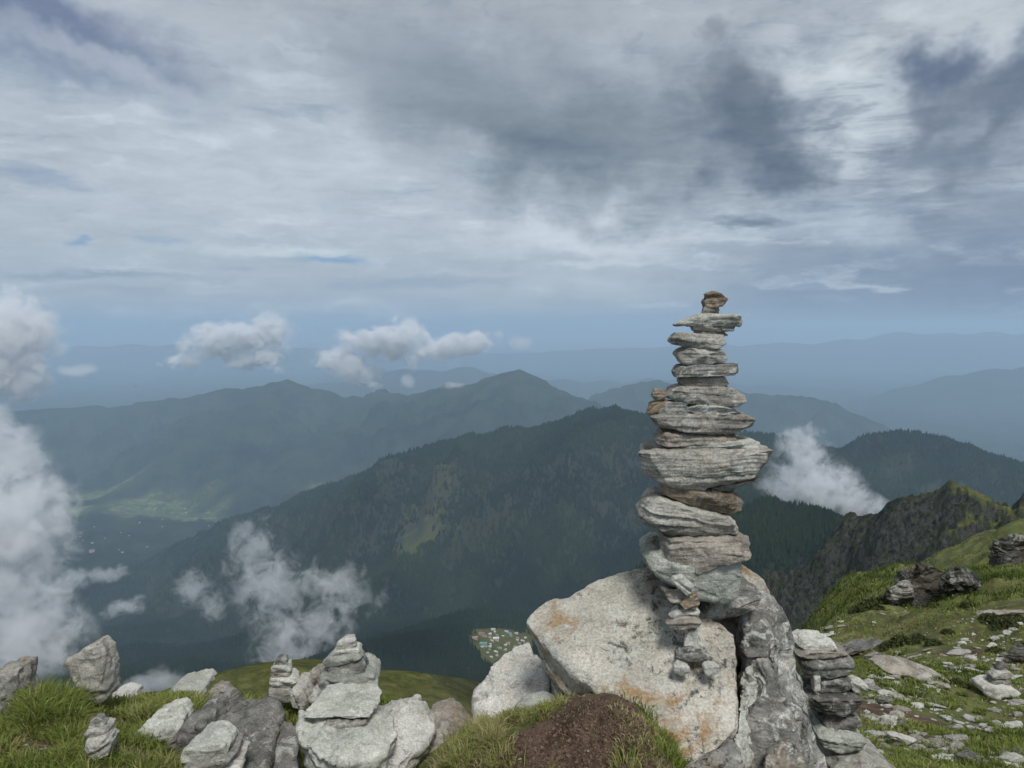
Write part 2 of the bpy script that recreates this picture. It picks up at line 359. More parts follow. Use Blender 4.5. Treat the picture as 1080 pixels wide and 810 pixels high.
boulder('boulder', [pts3([(445,756,3.15),(458,744,3.2),(475,738,3.22),(488,746,3.2),(502,757,3.15),(490,778,3.0),(478,800,2.9),(470,850,2.75),(425,850,2.75),(440,795,2.95),(480,745,3.6),(500,770,3.5),(440,790,3.5)])],
        'warm', 'brown grey boulder with a pointed top beside the grassy edge of the soil mound', n=(.6,-.3,.7), **bk)
boulder('boulder', [pts3([(236,775,3.05),(240,756,3.15),(255,744,3.2),(285,744,3.2),(293,757,3.15),(286,780,3.0),(278,800,2.9),(276,850,2.75),(242,850,2.8),(236,800,2.9),(255,748,3.6),(290,760,3.6),(240,790,3.5)])],
        'dark', 'dark grey fractured boulder left of the pale flat topped boulder', n=(.7,-.2,.6), **bk)
boulder('boulder', [pts3([(278,790,3.0),(284,770,3.1),(298,757,3.16),(312,764,3.12),(316,790,2.98),(312,850,2.8),(276,850,2.8),(290,770,3.4),(312,780,3.4)])],
        'dark', 'dark narrow rock between the fractured boulder and the pale flat topped one', n=(.7,-.2,.6), **bk)
S([(320,752),(330,742),(346,732),(362,727),(385,725),(400,725),(403,730),(399,742),(390,754),(372,758),(345,756)], 2.82, .30, 'pale', 'large pale flat slab lying on a stone wedge on the pale boulder', 'slab', 'rock_slab', kt=.85, kb=.05, strata=.8)
S([(342,763),(348,756),(389,754),(389,762),(375,775),(364,778),(350,775)], 2.80, .20, 'schist', 'grey wedge of stone propping the large pale slab', kt=.4)
G3 = 'stones of the cairn with the white tip'
for out, dd, dep, mat, lab in [
 ([(352,685),(358,677),(366,672),(373,673),(376,680),(366,685),(356,688)], .04,.08,'white','white pointed top stone of the cairn behind the large pale slab'),
 ([(348,691),(354,686),(370,682),(379,683),(380,688),(362,692)], .02,.12,'pale','thin pale flake below the white tip of the cairn behind the pale slab'),
 ([(341,697),(349,691),(380,687),(382,692),(366,697),(344,702)], .0,.17,'green','tilted grey green slab in the cairn behind the large pale slab'),
 ([(346,705),(350,700),(380,693),(386,699),(385,711),(368,717),(352,714)], -.02,.20,'dark','thick dark rounded block in the cairn behind the large pale slab'),
 ([(337,715),(342,706),(352,713),(368,717),(386,706),(395,711),(398,722),(388,727),(345,731),(338,726)], -.06,.32,'green','broad base slab under the dark block, behind the large pale slab')]:
    S(out, 3.45+dd, dep, mat, lab, group=G3, voxel=.0055)
G4 = 'stones of the small cairn on the grassy rim'
for out, dd, dep, mat, lab in [
 ([(289,701),(293,695),(299,693),(303,697),(303,702)], .02,.08,'dark','dark cap stone of the small cairn against the green hill'),
 ([(286,704),(291,701),(304,701),(306,706),(304,709),(288,709)], .0,.11,'pale','pale second stone of the small cairn against the green hill'),
 ([(286,711),(291,708),(305,708),(307,714),(289,716)], .0,.11,'schist','thin grey middle stone of the small cairn against the green hill'),
 ([(285,720),(288,714),(307,712),(313,717),(312,723),(288,724)], -.02,.15,'pale','wide pale fourth stone of the small cairn against the green hill'),
 ([(285,730),(287,723),(308,722),(315,730),(314,738),(290,740)], -.03,.2,'schist','blocky foot stone of the small cairn against the green hill')]:
    S(out, 3.7+dd, dep, mat, lab, group=G4, voxel=.0055)
for out, d0, dep, mat, lab in [
 ([(311,742),(308,728),(314,720),(322,724),(330,742),(322,750)], 3.6,.25,'white','speckled pale rock standing right of the small cairn on the rim'),
 ([(320,724),(328,711),(336,708),(341,714),(338,728),(327,732)], 3.75,.25,'warm','jagged brownish rock between the two cairns on the left'),
 ([(326,748),(328,732),(338,728),(344,740),(340,754)], 3.5,.25,'schist','grey rock in front of the gap between the two left cairns'),
 ([(72,699),(82,690),(96,682),(105,677),(111,688),(112,712),(114,735),(104,746),(92,738),(86,720),(80,706)], 3.35,.2,'schist','tall tilted grey rock fin pointing up beside the big grass tuft'),
 ([(-30,722),(-8,716),(8,709),(13,713),(8,730),(12,752),(0,772),(-30,778)], 3.1,.35,'schist','grey layered outcrop cut by the left edge of the picture'),
 ([(143,775),(150,766),(168,760),(186,756),(192,762),(189,778),(170,783),(150,783)], 3.1,.3,'pale','pale rough slab lying in the grass between the tiny cairn and the dark block'),
 ([(183,800),(188,774),(202,759),(216,751),(227,750),(234,764),(232,790),(236,840),(186,840)], 2.98,.42,'dark','dark squarish block with a grey edge just above the front left cairn'),
 ([(114,738),(120,731),(128,728),(140,733),(142,739)], 4.1,.2,'white','low pale stone on the grassy rim right of the rock fin'),
 ([(172,733),(186,725),(205,720),(217,721),(217,729),(196,735)], 4.2,.3,'pale','long low pale stone on the skyline of the grassy rim'),
 ([(215,735),(224,727),(236,730),(240,738),(226,742)], 4.1,.22,'warm','small brown stone on the rim below the green hill')]:
    S(out, d0, dep, mat, lab, 'rock', 'rock', voxel=.0065, sfreq=40, strata=1.6, fine=1.5, lump=1.2)
G5 = 'stones of the tiny cairn in the grass'
for out, dd, dep, mat, lab in [
 ([(95,767),(99,757),(104,756),(111,763),(109,768),(100,769)], .02,.07,'dark','dark cap stone of the tiny cairn in the left grass'),
 ([(91,777),(96,768),(110,764),(115,767),(113,774),(98,779)], .0,.1,'schist','grey middle stone of the tiny cairn in the left grass'),
 ([(90,790),(94,779),(112,774),(119,782),(114,796),(104,800),(94,797)], -.03,.12,'white','large pale foot stone of the tiny cairn in the left grass')]:
    S(out, 2.75+dd, dep, mat, lab, group=G5, voxel=.005)
G6 = 'stones of the cairn on the bottom edge'
for out, dd, dep, mat, lab in [
 ([(194,793),(202,784),(222,778),(237,777),(243,783),(241,792),(215,801),(198,806)], .02,.2,'pale','pale green top slab of the cairn on the bottom edge of the picture'),
 ([(194,808),(205,802),(240,792),(250,792),(250,797),(236,806),(205,818)], .0,.22,'schist','grey second slab of the cairn on the bottom edge of the picture'),
 ([(190,825),(205,812),(240,803),(256,806),(250,830),(200,840)], -.03,.26,'white','pale lowest slab of the cairn on the bottom edge of the picture'),]:
    S(out, 2.62+dd, dep, mat, lab, group=G6, voxel=.0055)

# ---- right stack -----------------------------------------------------------
G7 = 'stones of the dark stack right of the crag'
for out, dd, dep, mat, lab in [
 ([(841,681),(847,675),(874,674),(880,680),(872,687),(850,687)], .05,.22,'pale','pale flat cap stone of the dark stack right of the crag'),
 ([(838,688),(845,684),(880,683),(893,687),(892,692),(866,694),(842,693)], .03,.26,'warm','thin lighter slab second from the top of the dark stack'),
 ([(842,697),(850,692),(893,692),(901,702),(897,711),(875,716),(850,714)], .0,.28,'dark','thick dark upper block of the dark stack'),
 ([(862,718),(867,714),(893,713),(896,722),(894,728),(866,730)], .02,.22,'dark','short dark block beside the white upright chip in the dark stack'),
 ([(858,714),(864,713),(865,729),(859,729)], .0,.06,'white','white upright chip set in the dark stack'),
 ([(895,720),(904,717),(913,722),(913,729),(902,731)], .02,.12,'pale','pale end of a stone sticking out right of the dark stack'),
 ([(846,735),(852,729),(895,727),(906,732),(906,750),(885,754),(852,747)], -.03,.32,'dark','wide layered dark block at mid height of the dark stack'),
 ([(864,756),(870,751),(900,752),(904,762),(898,770),(872,768)], .0,.25,'dark','smaller dark stone below the wide block of the dark stack'),
 ([(858,770),(866,764),(895,768),(908,776),(908,791),(885,792),(862,784)], -.05,.34,'green','grey green slab near the foot of the dark stack'),
 ([(868,800),(878,790),(905,790),(930,800),(948,815),(940,840),(876,840)], -.1,.42,'schist','broad grey stone at the foot of the dark stack')]:
    S(out, 3.4+dd, dep, mat, lab, group=G7, voxel=.0055, strata=1.5)

print('rocks', time.time()-T0)

# ------------------------------------------------------------------ terrain
az_in = np.linspace(-37, 37, 1020); az = np.concatenate([np.linspace(-100, -37.4, 90), az_in, np.linspace(37.4, 100, 90)])
AZ = np.radians(az)
def steps(a, b, n): return np.linspace(math.log(a), math.log(b), n, endpoint=False)
LR = np.concatenate([steps(.35, 1.8, 30), steps(1.8, 5, 290), steps(5, 80, 400), steps(80, 300, 150), steps(300, 5000, 420), steps(5000, 12000, 110), np.linspace(math.log(12000), math.log(70000), 70)])
RR = np.exp(LR)
A2, L2 = np.meshgrid(AZ, LR); R2 = np.exp(L2)
X = R2*np.sin(A2); Y = R2*np.cos(A2)
# near ground: thin plate spline of elevation tangent over (azimuth, ln r)
ctl = [(0,815,2.7),(60,815,2.7),(130,815,2.7),(200,830,2.8),(250,830,2.9),(330,840,2.8),(420,830,2.8),(-100,790,3.0),(-300,800,3.),
 (-60,735,3.6),(20,745,3.3),(60,738,3.4),(60,768,3.0),(120,755,3.4),(120,742,3.9),(180,742,4.1),(235,742,4.2),(280,742,4.1),(330,750,3.8),(400,745,4.1),(440,760,3.6),(360,735,4.2),
 (485,800,2.55),(500,770,2.75),(530,752,2.8),(560,742,2.78),(600,734,2.66),(640,736,2.56),(670,752,2.48),(692,780,2.4),(708,812,2.3),(580,775,2.5),(640,780,2.4),(560,820,2.3),(640,830,2.2),(720,860,2.25),(500,850,2.3),
 (520,768,3.2),(600,790,3.4),(700,800,3.5),(800,850,2.9),(780,860,3.4),(860,850,3.0),(900,820,3.6),
 (950,800,4.2),(1000,798,4.7),(1080,800,4.7),(1140,800,4.7),(1300,800,4.7),(860,770,5.6),(930,752,5.8),(1000,750,6.2),(1055,738,7.1),(1120,735,7.0),(870,715,8),(930,705,9),(1000,695,10),(1080,680,10.5),
 (850,684,16),(920,672,15),(1000,655,16),(1080,640,15),(1160,630,15),(848,668,28),(900,652,30),(960,635,32),(1010,622,30),(1080,605,30),(930,641,42),(985,590,46),(1030,566,48),(1080,553,50),(1160,545,50),
 (850,690,60),(930,680,66),(1000,640,66),(1080,600,70),(1200,590,70)]
cz = []
for px, py, d in ctl:
    p = P(px, py, d); r = math.hypot(p[0], p[1]); cz.append((math.atan2(p[0], p[1]), math.log(r), p[2]/r))
def raw(a, r, z): cz.append((R(a), math.log(r), z/r))
for a in (-95, -60, -30, 0, 30, 60, 95):
    raw(a, .35, -1.55); raw(a, .9, -1.53); raw(a, 1.5, -1.48)
for a in (-95, -75): raw(a, 3, -1.4); raw(a, 10, -1.2); raw(a, 40, -4)
for a in (75, 95): raw(a, 3, -1.9); raw(a, 10, -2.5); raw(a, 40, -9); raw(a, 80, -25)
for a, r, z in [(-40,8,-5.5),(-40,20,-17),(-40,60,-48),(-30,6,-4.3),(-30,10,-9.),(-30,25,-22),(-30,70,-52),(-20,6.5,-5.0),(-20,12,-11),(-20,30,-25),(-20,80,-58),(-8,6,-4.6),(-8,12,-11),(-8,30,-26),(-8,80,-58),
                (5,5,-3.4),(5,10,-8.5),(5,30,-25),(5,80,-58),(14,5,-3.2),(14,9,-6),(14,14,-9),(15,30,-22),(15,80,-52),(19,80,-45)]: raw(a, r, z)
cz = np.array(cz); SC = np.array((2.2, 1.0))
def tps_fit(p, v, lam=1e-4):
    d = np.linalg.norm(p[:,None]-p[None], axis=2); K = np.where(d > 0, d*d*np.log(d+1e-12), 0) + lam*np.eye(len(p))
    Q = np.hstack([np.ones((len(p),1)), p]); Amat = np.block([[K, Q],[Q.T, np.zeros((3,3))]])
    w = np.linalg.solve(Amat, np.concatenate([v, np.zeros(3)])); return w
cp = cz[:, :2]*SC; W = tps_fit(cp, cz[:, 2])
def tps(a, l):
    q = np.stack([a*SC[0], l*SC[1]], 1); out = W[-3] + q @ W[-2:]
    for i in range(len(cp)):
        d2 = ((q - cp[i])**2).sum(1); out = out + W[i]*.5*d2*np.log(d2 + 1e-18)
    return out
nr = R2 < 130
def tps_grid():
    # coarse evaluate then bilinear
    ai = np.arange(0, len(AZ), 4); ai = np.append(ai, len(AZ)-1) if ai[-1] != len(AZ)-1 else ai
    nrows = int((RR < 130).sum()) + 1; li = np.arange(0, nrows, 4); li = np.append(li, nrows-1) if li[-1] != nrows-1 else li
    g = tps(np.tile(AZ[ai], len(li)), np.repeat(LR[li], len(ai))).reshape(len(li), len(ai))
    t = np.stack([np.interp(AZ, AZ[ai], row) for row in g]); t = np.stack([np.interp(LR[:nrows], LR[li], t[:, j]) for j in range(len(AZ))], 1)
    full = np.full(X.shape, t[-1].min()); full[:nrows] = t; full[nrows:] = t[-1]; return full
tn = tps_grid(); Zn = tn * R2

# far ridges: (pixel x, pixel y, metres away) crest lines
ridges = dict(
 spur=dict(l=[(-260,770,170),(120,745,165),(190,722,160),(238,707,150),(290,704,150),(340,709,150),(400,712,150),(450,710,155),(500,717,165),(560,745,180),(640,800,200)], s=.55, n=2.5, w=45, b=.9),
 wood=dict(l=[(-300,760,1500),(100,735,1400),(300,712,1250),(390,690,1300),(430,676,1350),(490,665,1500),(540,662,1600),(620,662,1600),(760,690,1500)], s=.36, n=22, w=220, b=.3),
 craga=dict(l=[(790,690,520),(822,640,500),(845,612,480),(868,580,455),(890,556,440),(915,549,430),(934,541,420),(955,528,405),(980,520,400),(1005,519,395),(1035,528,380),(1060,541,370),(1085,556,350),(1150,575,330),(1300,600,300)], s=1.2, n=36, w=60, b=.75),
 midr=dict(l=[(700,680,1500),(745,620,1450),(775,570,1350),(802,532,1250),(830,540,1150),(862,546,1050),(890,560,950),(930,600,800)], s=.62, n=40, w=160, b=.6),
 saddle=dict(l=[(780,500,2300),(830,512,2000),(870,528,1700),(905,545,1500),(960,560,1300)], s=.8, n=30, w=200, b=.4),
 r3=dict(l=[(700,485,3300),(800,476,3300),(850,480,3300),(885,477,3300),(905,468,3300),(930,459,3300),(960,455,3250),(985,459,3200),(1010,470,3100),(1050,485,3000),(1080,494,2900),(1200,530,2700)], s=.62, n=115, w=330, b=.5),
 r2=dict(l=[(60,640,4200),(180,580,4300),(250,548,4200),(300,533,4100),(340,518,3950),(400,497,3750),(440,480,3600),(480,467,3500),(520,458,3400),(560,452,3300),(590,449,3250),(622,440,3200),(650,436,3150),(668,440,3150),(700,444,3200),(760,455,3300),(820,466,3400),(870,476,3500)], s=.52, n=170, w=430, b=.6),
 r2a=dict(l=[(622,440,3200),(600,500,2900),(570,565,2600),(540,630,2300)], s=.55, n=95, w=260, b=.6),
 r2b=dict(l=[(500,462,3450),(470,520,3000),(440,575,2650),(395,625,2350)], s=.6, n=85, w=260, b=.6),
 r4=dict(l=[(-260,470,9500),(-60,440,9500),(20,433,9600),(100,428,9600),(160,424,9500),(220,415,9400),(270,407,9200),(303,404,9000),(330,410,9000),(360,419,8900),(385,422,8800),(410,418,8700),(430,420,8500),(455,412,8300),(475,406,8100),(500,406,8000),(520,399,7900),(548,393,7800),(565,398,7800),(590,413,7900),(612,424,8200),(628,426,8700)], s=.5, n=230, w=800, b=.5),
 r4a=dict(l=[(303,404,9000),(270,425,8300),(225,455,7600),(165,492,7000),(100,530,6600)], s=.45, n=190, w=600, b=.5),
 r4b=dict(l=[(548,393,7800),(520,425,7000),(485,450,6400),(440,478,5900),(420,500,5500)], s=.5, n=190, w=600, b=.5),
 r4c=dict(l=[(410,418,8700),(370,445,7800),(330,475,7000),(270,510,6300)], s=.42, n=170, w=600, b=.5),
 r4d=dict(l=[(612,424,9500),(630,421,9800),(660,407,10000),(690,402,10000),(720,405,10000),(760,408,9900),(800,416,9700),(850,420,9500),(880,426,9400),(905,438,9300),(935,452,9200),(990,480,9000)], s=.5, n=190, w=700, b=.5),
 r5a=dict(l=[(330,405,17000),(380,396,17000),(430,389,17000),(470,390,17000),(485,385,17000),(498,384,17000),(515,391,17000),(540,394,17000),(580,400,17000),(640,402,17500),(720,398,18000),(840,408,18000)], s=.5, n=160, w=900, b=.5),
 r5b=dict(l=[(820,455,15000),(880,432,15000),(940,412,15000),(990,399,15000),(1030,392,15000),(1080,386,15000),(1200,378,15000)], s=.4, n=160, w=1400, b=.5),
 r6=dict(l=[(-300,366,30000),(0,368,30000),(120,364,30000),(250,362,30000),(400,372,30000),(560,372,30000),(700,364,30000),(760,363,30000),(820,362,30000),(870,360,30000),(910,356,30000),(955,350,30000),(1000,352,30000),(1040,350,30000),(1080,351,30000),(1300,350,30000)], s=.35, n=250, w=2500, b=.5),
)
def seg_field(l, X, Y, Z0=None):
    pts = [P(*a) for a in l]; best = np.full(X.shape, 1e9); h = np.zeros(X.shape); S_ = np.zeros(X.shape); acc = 0.
    for a, b in zip(pts[:-1], pts[1:]):
        dx, dy = b[0]-a[0], b[1]-a[1]; L = dx*dx + dy*dy
        t = np.clip(((X-a[0])*dx + (Y-a[1])*dy)/L, 0, 1)
        d = np.hypot(X-a[0]-t*dx, Y-a[1]-t*dy); m = d < best
        best[m] = d[m]; h[m] = (a[2] + t*(b[2]-a[2]))[m]; S_[m] = (acc + t*math.sqrt(L))[m]; acc += math.sqrt(L)
    return best, h, S_
bt = np.interp(L2, np.log([60, 300, 1000, 1500, 2500, 4000, 6000, 8000]), [-.78, -.66, -.52, -.45, -.41, -.345, -.245, -.19])
far = R2 > 45
Xf, Yf, Rf = X[far], Y[far], R2[far]
base = np.where(Rf < 8000, bt[far]*Rf, -1520.)
base = base + fbm2(Xf/900, Yf/900, 5, 50, .5, True)*np.clip(Rf/25, 0, 90)
Zf = base; dmin = {}
for k, rd in enumerate(ridges):
    q = ridges[rd]; l = q['l']; ys = [P(*a) for a in l]
    reach = {'spur': 400, 'craga': 700}.get(rd, 6000 if l[0][2] < 12000 else 12000)
    dep = [a[2] for a in l]; m = (Rf > min(dep)*.8 - reach) & (Rf < max(dep)*1.5 + reach)
    x, y = Xf[m], Yf[m]
    wx = fbm2(x/q['w']/2, y/q['w']/2, 3, 90+k)*q['w']*.35; wy = fbm2(x/q['w']/2+50, y/q['w']/2, 3, 120+k)*q['w']*.35
    d, h, sl = seg_field(l, x, y)
    dw, _, _ = seg_field(l, x + wx, y + wy)
    sat = ss(0, q['w']*1.2, d)
    dd = d*(1-sat) + dw*sat
    z = h - q['s']*(np.sqrt(dd*dd + (q['w']*.04)**2) - q['w']*.04)
    z += (fbm2(x/q['w'], y/q['w'], 6, 200+k, .55, True) - .05)*q['n']*((.22 if rd == 'craga' else .14) + .9*sat)
    if rd not in ('spur', 'wood'):
        sw = q['w']*.95; sp_ = fbm2((sl + wx*1.6)/sw, d/(sw*3.2) + k*7., 3, 240+k, .55, True)
        z += (sp_ - .2)*q['n']*1.15*ss(0, sw*1.1, d)
        z += fbm2(sl/(sw*.35), d*0 + k*3., 3, 270+k, .6, True)*q['n']*.11*(1-ss(0, sw*.5, d))
    if rd == 'craga': z += fbm2(x/15, y/15, 5, 260, .62, True)*7.5*(.35+sat)
    if rd == 'spur': z = h - .30*d - .0022*d*d*(Yf[m] > 160) + fbm2(x/30, y/30, 4, 77)*1.5*sat
    zz = Zf[m]; kk = q['n']*.5; hh = np.clip(.5 + .5*(z-zz)/kk, 0, 1); Zf[m] = zz*(1-hh) + z*hh + kk*hh*(1-hh)
    d_all = np.full(Rf.shape, 1e9); d_all[m] = d; dmin[rd] = d_all
Z = Zn.copy(); wgt = ss(55, 95, R2[far]); Z[far] = Zn[far]*(1-wgt) + np.where(wgt > 0, Zf, 0)*wgt
# small relief of the near ground
amp = np.clip((R2-1.2)/2, 0, 1)*(1-ss(60, 130, R2))
Z += amp*(fbm2(X/.8, Y/.8, 4, 300)*np.where(R2 > 4.5, .07, .04) + fbm2(X/.22, Y/.22, 3, 310)*.012)*np.clip(R2/4, .6, 1.4)
Z += amp*ss(8, 20, R2)*(fbm2(X/3.5, Y/3.5, 5, 330, .6)*.75)
RAW = Z
print('height', time.time()-T0)

mnd = np.exp(-(((X-.27)/.42)**2 + ((Y-2.5)/.42)**2)**2)
Z += mnd*(fbm2(X/.33, Y/.33, 2, 345)*.035 - .065 + fbm2(X/.13, Y/.13, 4, 350, .6)*.030 + fbm2(X/.035, Y/.035, 3, 360, .6, True)*.007)
zt = Z / R2
run = np.maximum.accumulate(zt, axis=0)
def hit(px, py, rmin=2.):
    """where the sight line of a photo pixel meets the ground"""
    x, y, z = ray(px, py); a = math.atan2(x, y); t = z/math.hypot(x, y)
    j = np.interp(a, AZ, np.arange(len(AZ))); j0 = int(j); f = j-j0
    colm = zt[:, j0]*(1-f) + zt[:, min(j0+1, len(AZ)-1)]*f
    ok = np.nonzero((colm >= t) & (RR > rmin))[0]
    if len(ok) == 0: return None
    i = ok[0]; r = RR[i]
    if i > 0 and colm[i-1] < t: w_ = (t-colm[i-1])/(colm[i]-colm[i-1]+1e-12); r = RR[i-1] + (RR[i]-RR[i-1])*w_
    return np.array((r*math.sin(a), r*math.cos(a), t*r))
def ground(x, y):
    a = np.arctan2(x, y); l = np.log(np.hypot(x, y)); i = np.clip(np.interp(l, LR, np.arange(len(LR))), 0, len(LR)-1.001); j = np.clip(np.interp(a, AZ, np.arange(len(AZ))), 0, len(AZ)-1.001)
    i0 = np.int64(i); j0 = np.int64(j); u = i-i0; v = j-j0
    return (Z[i0,j0]*(1-u)*(1-v) + Z[i0+1,j0]*u*(1-v) + Z[i0,j0+1]*(1-u)*v + Z[i0+1,j0+1]*u*v)

# masks
gz = np.gradient(Z, axis=0)/np.gradient(R2, axis=0); ga = np.gradient(Z, axis=1)/(np.gradient(A2, axis=1)*R2)
slope = np.hypot(gz, ga)
def blobmask(l, soft=.5):
    m = np.zeros(X.shape)
    for px, py, d, rx, ry in l:
        c = P(px, py, d); nx = fbm2(X/rx*1.7, Y/rx*1.7, 4, 400)*.45
        q = np.hypot((X-c[0])/rx, (Y-c[1])/ry) + nx; m = np.maximum(m, 1-ss(1-soft, 1, q))
    return m
soil = blobmask([(605,768,2.50,.27,.26),(655,785,2.38,.20,.2),(545,795,2.42,.22,.2),(600,800,2.3,.3,.2)], .35)
soil = np.clip(soil - .6*ss(.15, .45, fbm2(X/.11, Y/.11, 4, 410)), 0, 1)
soil = np.maximum(soil, .8*blobmask([(40,790,2.85,.16,.10),(125,795,2.9,.16,.09),(230,745,4.1,.25,.12),(130,765,3.3,.14,.08),(215,765,3.4,.2,.1),(950,745,5.9,.5,.3),(900,690,10,.9,.7),(1010,690,11,.8,.6),(1000,770,5.2,.25,.2)], .4))
meadow = ss(-.05, .25, fbm2(X/260, Y/260, 4, 500)) * ss(300, 200, R2)
meadow = np.maximum(meadow, blobmask([(437,560,2720,90,150),(430,585,2620,80,110)], .5))
mfar = blobmask([(450,545,2800,170,170),(425,575,2650,120,150),(880,520,1900,160,260),(850,515,2100,140,200),(520,680,1350,95,150),(545,672,1450,110,150),(480,595,2650,40,60),(830,490,2250,30,60),(870,485,3000,120,60)], .6)
terr = blobmask([(170,545,6300,650,420),(110,520,6900,420,400),(210,560,6000,300,250),(70,555,6200,400,250),(340,500,6500,160,120)], .6)
dh = [hit(px_, py_, 300)[1] for px_, py_ in ((515,672),(530,680),(520,690))]
ham = blobmask([(512,670,dh[0],55,70),(535,678,dh[1],75,110),(520,690,dh[2],50,70)], .5)
grassy = np.where(R2 < 120, 1., 0.)
spurm = np.zeros(X.shape); spurm[far] = 1-ss(60, 110, dmin['spur']); spurm *= (R2 < 300)
crag_m = np.zeros(X.shape); crag_m[far] = 1-ss(260, 420, dmin['craga']); crag_m *= ss(100, 200, R2)*(R2 < 900)
midm = np.zeros(X.shape); midm[far] = 1-ss(300, 500, dmin['midr']); midm *= (R2 > 700)*(R2 < 2000)
top = np.zeros(X.shape); azd = np.degrees(A2)
top = crag_m * ss(26.0, 31, azd) * (1-ss(.8, 1.15, slope))
rockm = np.maximum(crag_m*(1-top)*ss(.35, .65, slope + .5*fbm2(X/11, Y/11, 5, 610)), midm*ss(.75, 1.1, slope + .3*fbm2(X/40, Y/40, 4, 620)))
rockm = np.maximum(rockm, ss(.95, 1.3, slope + .35*fbm2(X/90, Y/90, 4, 630))*(R2 > 1000)*(R2 < 5000)*.6)
patch = blobmask([(425,560,2750,120,150),(505,500,3150,70,120),(460,480,3400,80,80),(500,545,2800,60,90),(700,520,2700,70,60)], .5)
rockm = np.maximum(rockm, patch*ss(.0, .35, fbm2(X/60, Y/60, 4, 640, .5, True))*.9)
green = np.clip(np.maximum.reduce([grassy, spurm, top, mfar*.5, ham]), 0, 1)
forest = np.clip((R2 > 130)*(1-green)*(1-.8*rockm)*(1-terr)*(1-np.clip(meadow, 0, 1))*(1-np.clip(crag_m*2.5, 0, 1)), 0, 1)
# mesh
ncol = len(AZ); nrow = len(LR)
V = np.stack([X, Y, Z], 2).reshape(-1, 3)
def sheet(name, r0, r1):
    ids = np.arange(r0*ncol, r1*ncol); vv = V[ids]
    i, j = np.meshgrid(np.arange(r1-r0-1), np.arange(ncol-1), indexing='ij'); b = (i*ncol + j).ravel()
    q = np.stack([b, b+1, b+ncol+1, b+ncol], 1)[:, ::-1]
    me = raw_mesh(name, vv, q)
    for nm, a in (('soil', soil), ('green', green), ('rock', rockm), ('forest', forest), ('terrace', terr), ('spur', spurm), ('top', top)):
        fattr(me, nm, a.reshape(-1)[ids])
    o = bpy.data.objects.new(name, me); COL.objects.link(o); return o
split = int((RR < 110).sum())
g = sheet('ground', 0, split+1); props(g, kind='structure')
f_ = sheet('mountain_terrain', split, nrow); props(f_, kind='structure')
# close the disc below the viewer and the strip behind
# near material
m, N = newmat('alpine_ground')
tc = N.new('ShaderNodeTexCoord').outputs['Object']
n1 = N.noise(tc, 1.3, 6, .6); n2 = N.noise(tc, 9, 6, .65); n3 = N.noise(tc, 55, 5, .7); n0 = N.noise(tc, .28, 4, .6)
gcol = N.mix(N.ramp(n1, .40, .60), (.060,.085,.020), (.165,.185,.055))
gcol = N.mix(N.ramp(n2, .42, .62), gcol, (.095,.072,.038)); gcol = N.mix(N.math('MULTIPLY', N.ramp(N.noise(tc, .55, 6, .7), .55, .66), .8), gcol, (.055,.045,.028))
gcol = N.mix(N.math('MULTIPLY', N.ramp(n0, .42, .62), .55), gcol, (.12,.145,.04))
gcol = N.mix(N.ramp(n3, .6, .8, 0, .7), gcol, (.20,.19,.13))
scol = N.mix(N.ramp(n2, .3, .7), (.045,.028,.018), (.14,.095,.065))
scol = N.mix(N.ramp(n3, .62, .75, 0, .8), scol, (.19,.15,.12))
c = N.mix(N.ramp(N.math('ADD', N.attr('soil').outputs['Fac'], N.math('MULTIPLY', N.math('SUBTRACT', n2, .5), .5)), .35, .6), gcol, scol)
c = N.mix(.6, c, N.mix(N.ramp(N.noise(tc, 180, 3, .7), .3, .7), (.5,.5,.5), (1.3,1.3,1.3)), 'MULTIPLY')
finish(N, c, N.math('ADD', N.math('MULTIPLY', n2, 1.), N.math('MULTIPLY', n3, .6)), .9, .03, .95)
g.data.materials.append(m)
# far material
m, N = newmat('mountain_cover')
tc = N.new('ShaderNodeTexCoord').outputs['Object']
k1 = N.noise(tc, .004, 6, .6); k2 = N.noise(tc, .03, 6, .65); k3 = N.noise(tc, .25, 6, .7); k4 = N.noise(N.mapping(tc, scale=(1,1,.28)), .42, 8, .75, .4)
fc = N.mix(N.ramp(k2, .3, .7), (.006,.014,.009), (.018,.030,.016))
mead = N.mix(N.ramp(k3, .3, .7), (.060,.072,.022), (.155,.155,.055))
mead = N.mix(N.ramp(k2, .4, .7, 0, .7), mead, (.105,.105,.045))
# terracettes on the green spur
wv = N.noise(N.mapping(tc, rot=(0,0,.5), scale=(.25,1.3,1)), .5, 5, .6, .8)
mead = N.mix(N.ramp(wv, .45, .6, 0, .6), mead, (.05,.062,.022))
mead = N.mix(N.ramp(k4, .5, .7, 0, .5), mead, (.15,.14,.06))
rk = N.mix(N.ramp(k4, .35, .65), (.008,.010,.009), (.070,.071,.062))
rk = N.mix(N.ramp(k3, .53, .62), rk, (.032,.045,.016))
low = N.mix(N.ramp(k1, .42, .6), fc, (.028,.040,.02))
c = N.mix(N.attr('forest').outputs['Fac'], (.035,.048,.022), low)
c = N.mix(N.attr('green').outputs['Fac'], c, mead)
c = N.mix(N.attr('rock').outputs['Fac'], c, rk)
tv = N.new('ShaderNodeTexVoronoi', {'Vector': N.mapping(tc, scale=(1,1.6,1)), 'Scale': .014, 'Randomness': 1.})
tcol = N.mix(N.new('ShaderNodeSeparateColor', {0: tv.outputs['Color']}).outputs[0], (.06,.09,.035), (.19,.22,.10))
tcol = N.mix(N.ramp(k2, .45, .6), tcol, (.04,.06,.03))
c = N.mix(N.attr('terrace').outputs['Fac'], c, tcol)
finish(N, c, N.math('ADD', N.math('ADD', k2, N.math('MULTIPLY', k3, .2)), N.math('MULTIPLY', k4, .14)), .8, 10., 1., {'Specular IOR Level': 0.})
f_.data.materials.append(m)
print('terrain', time.time()-T0)

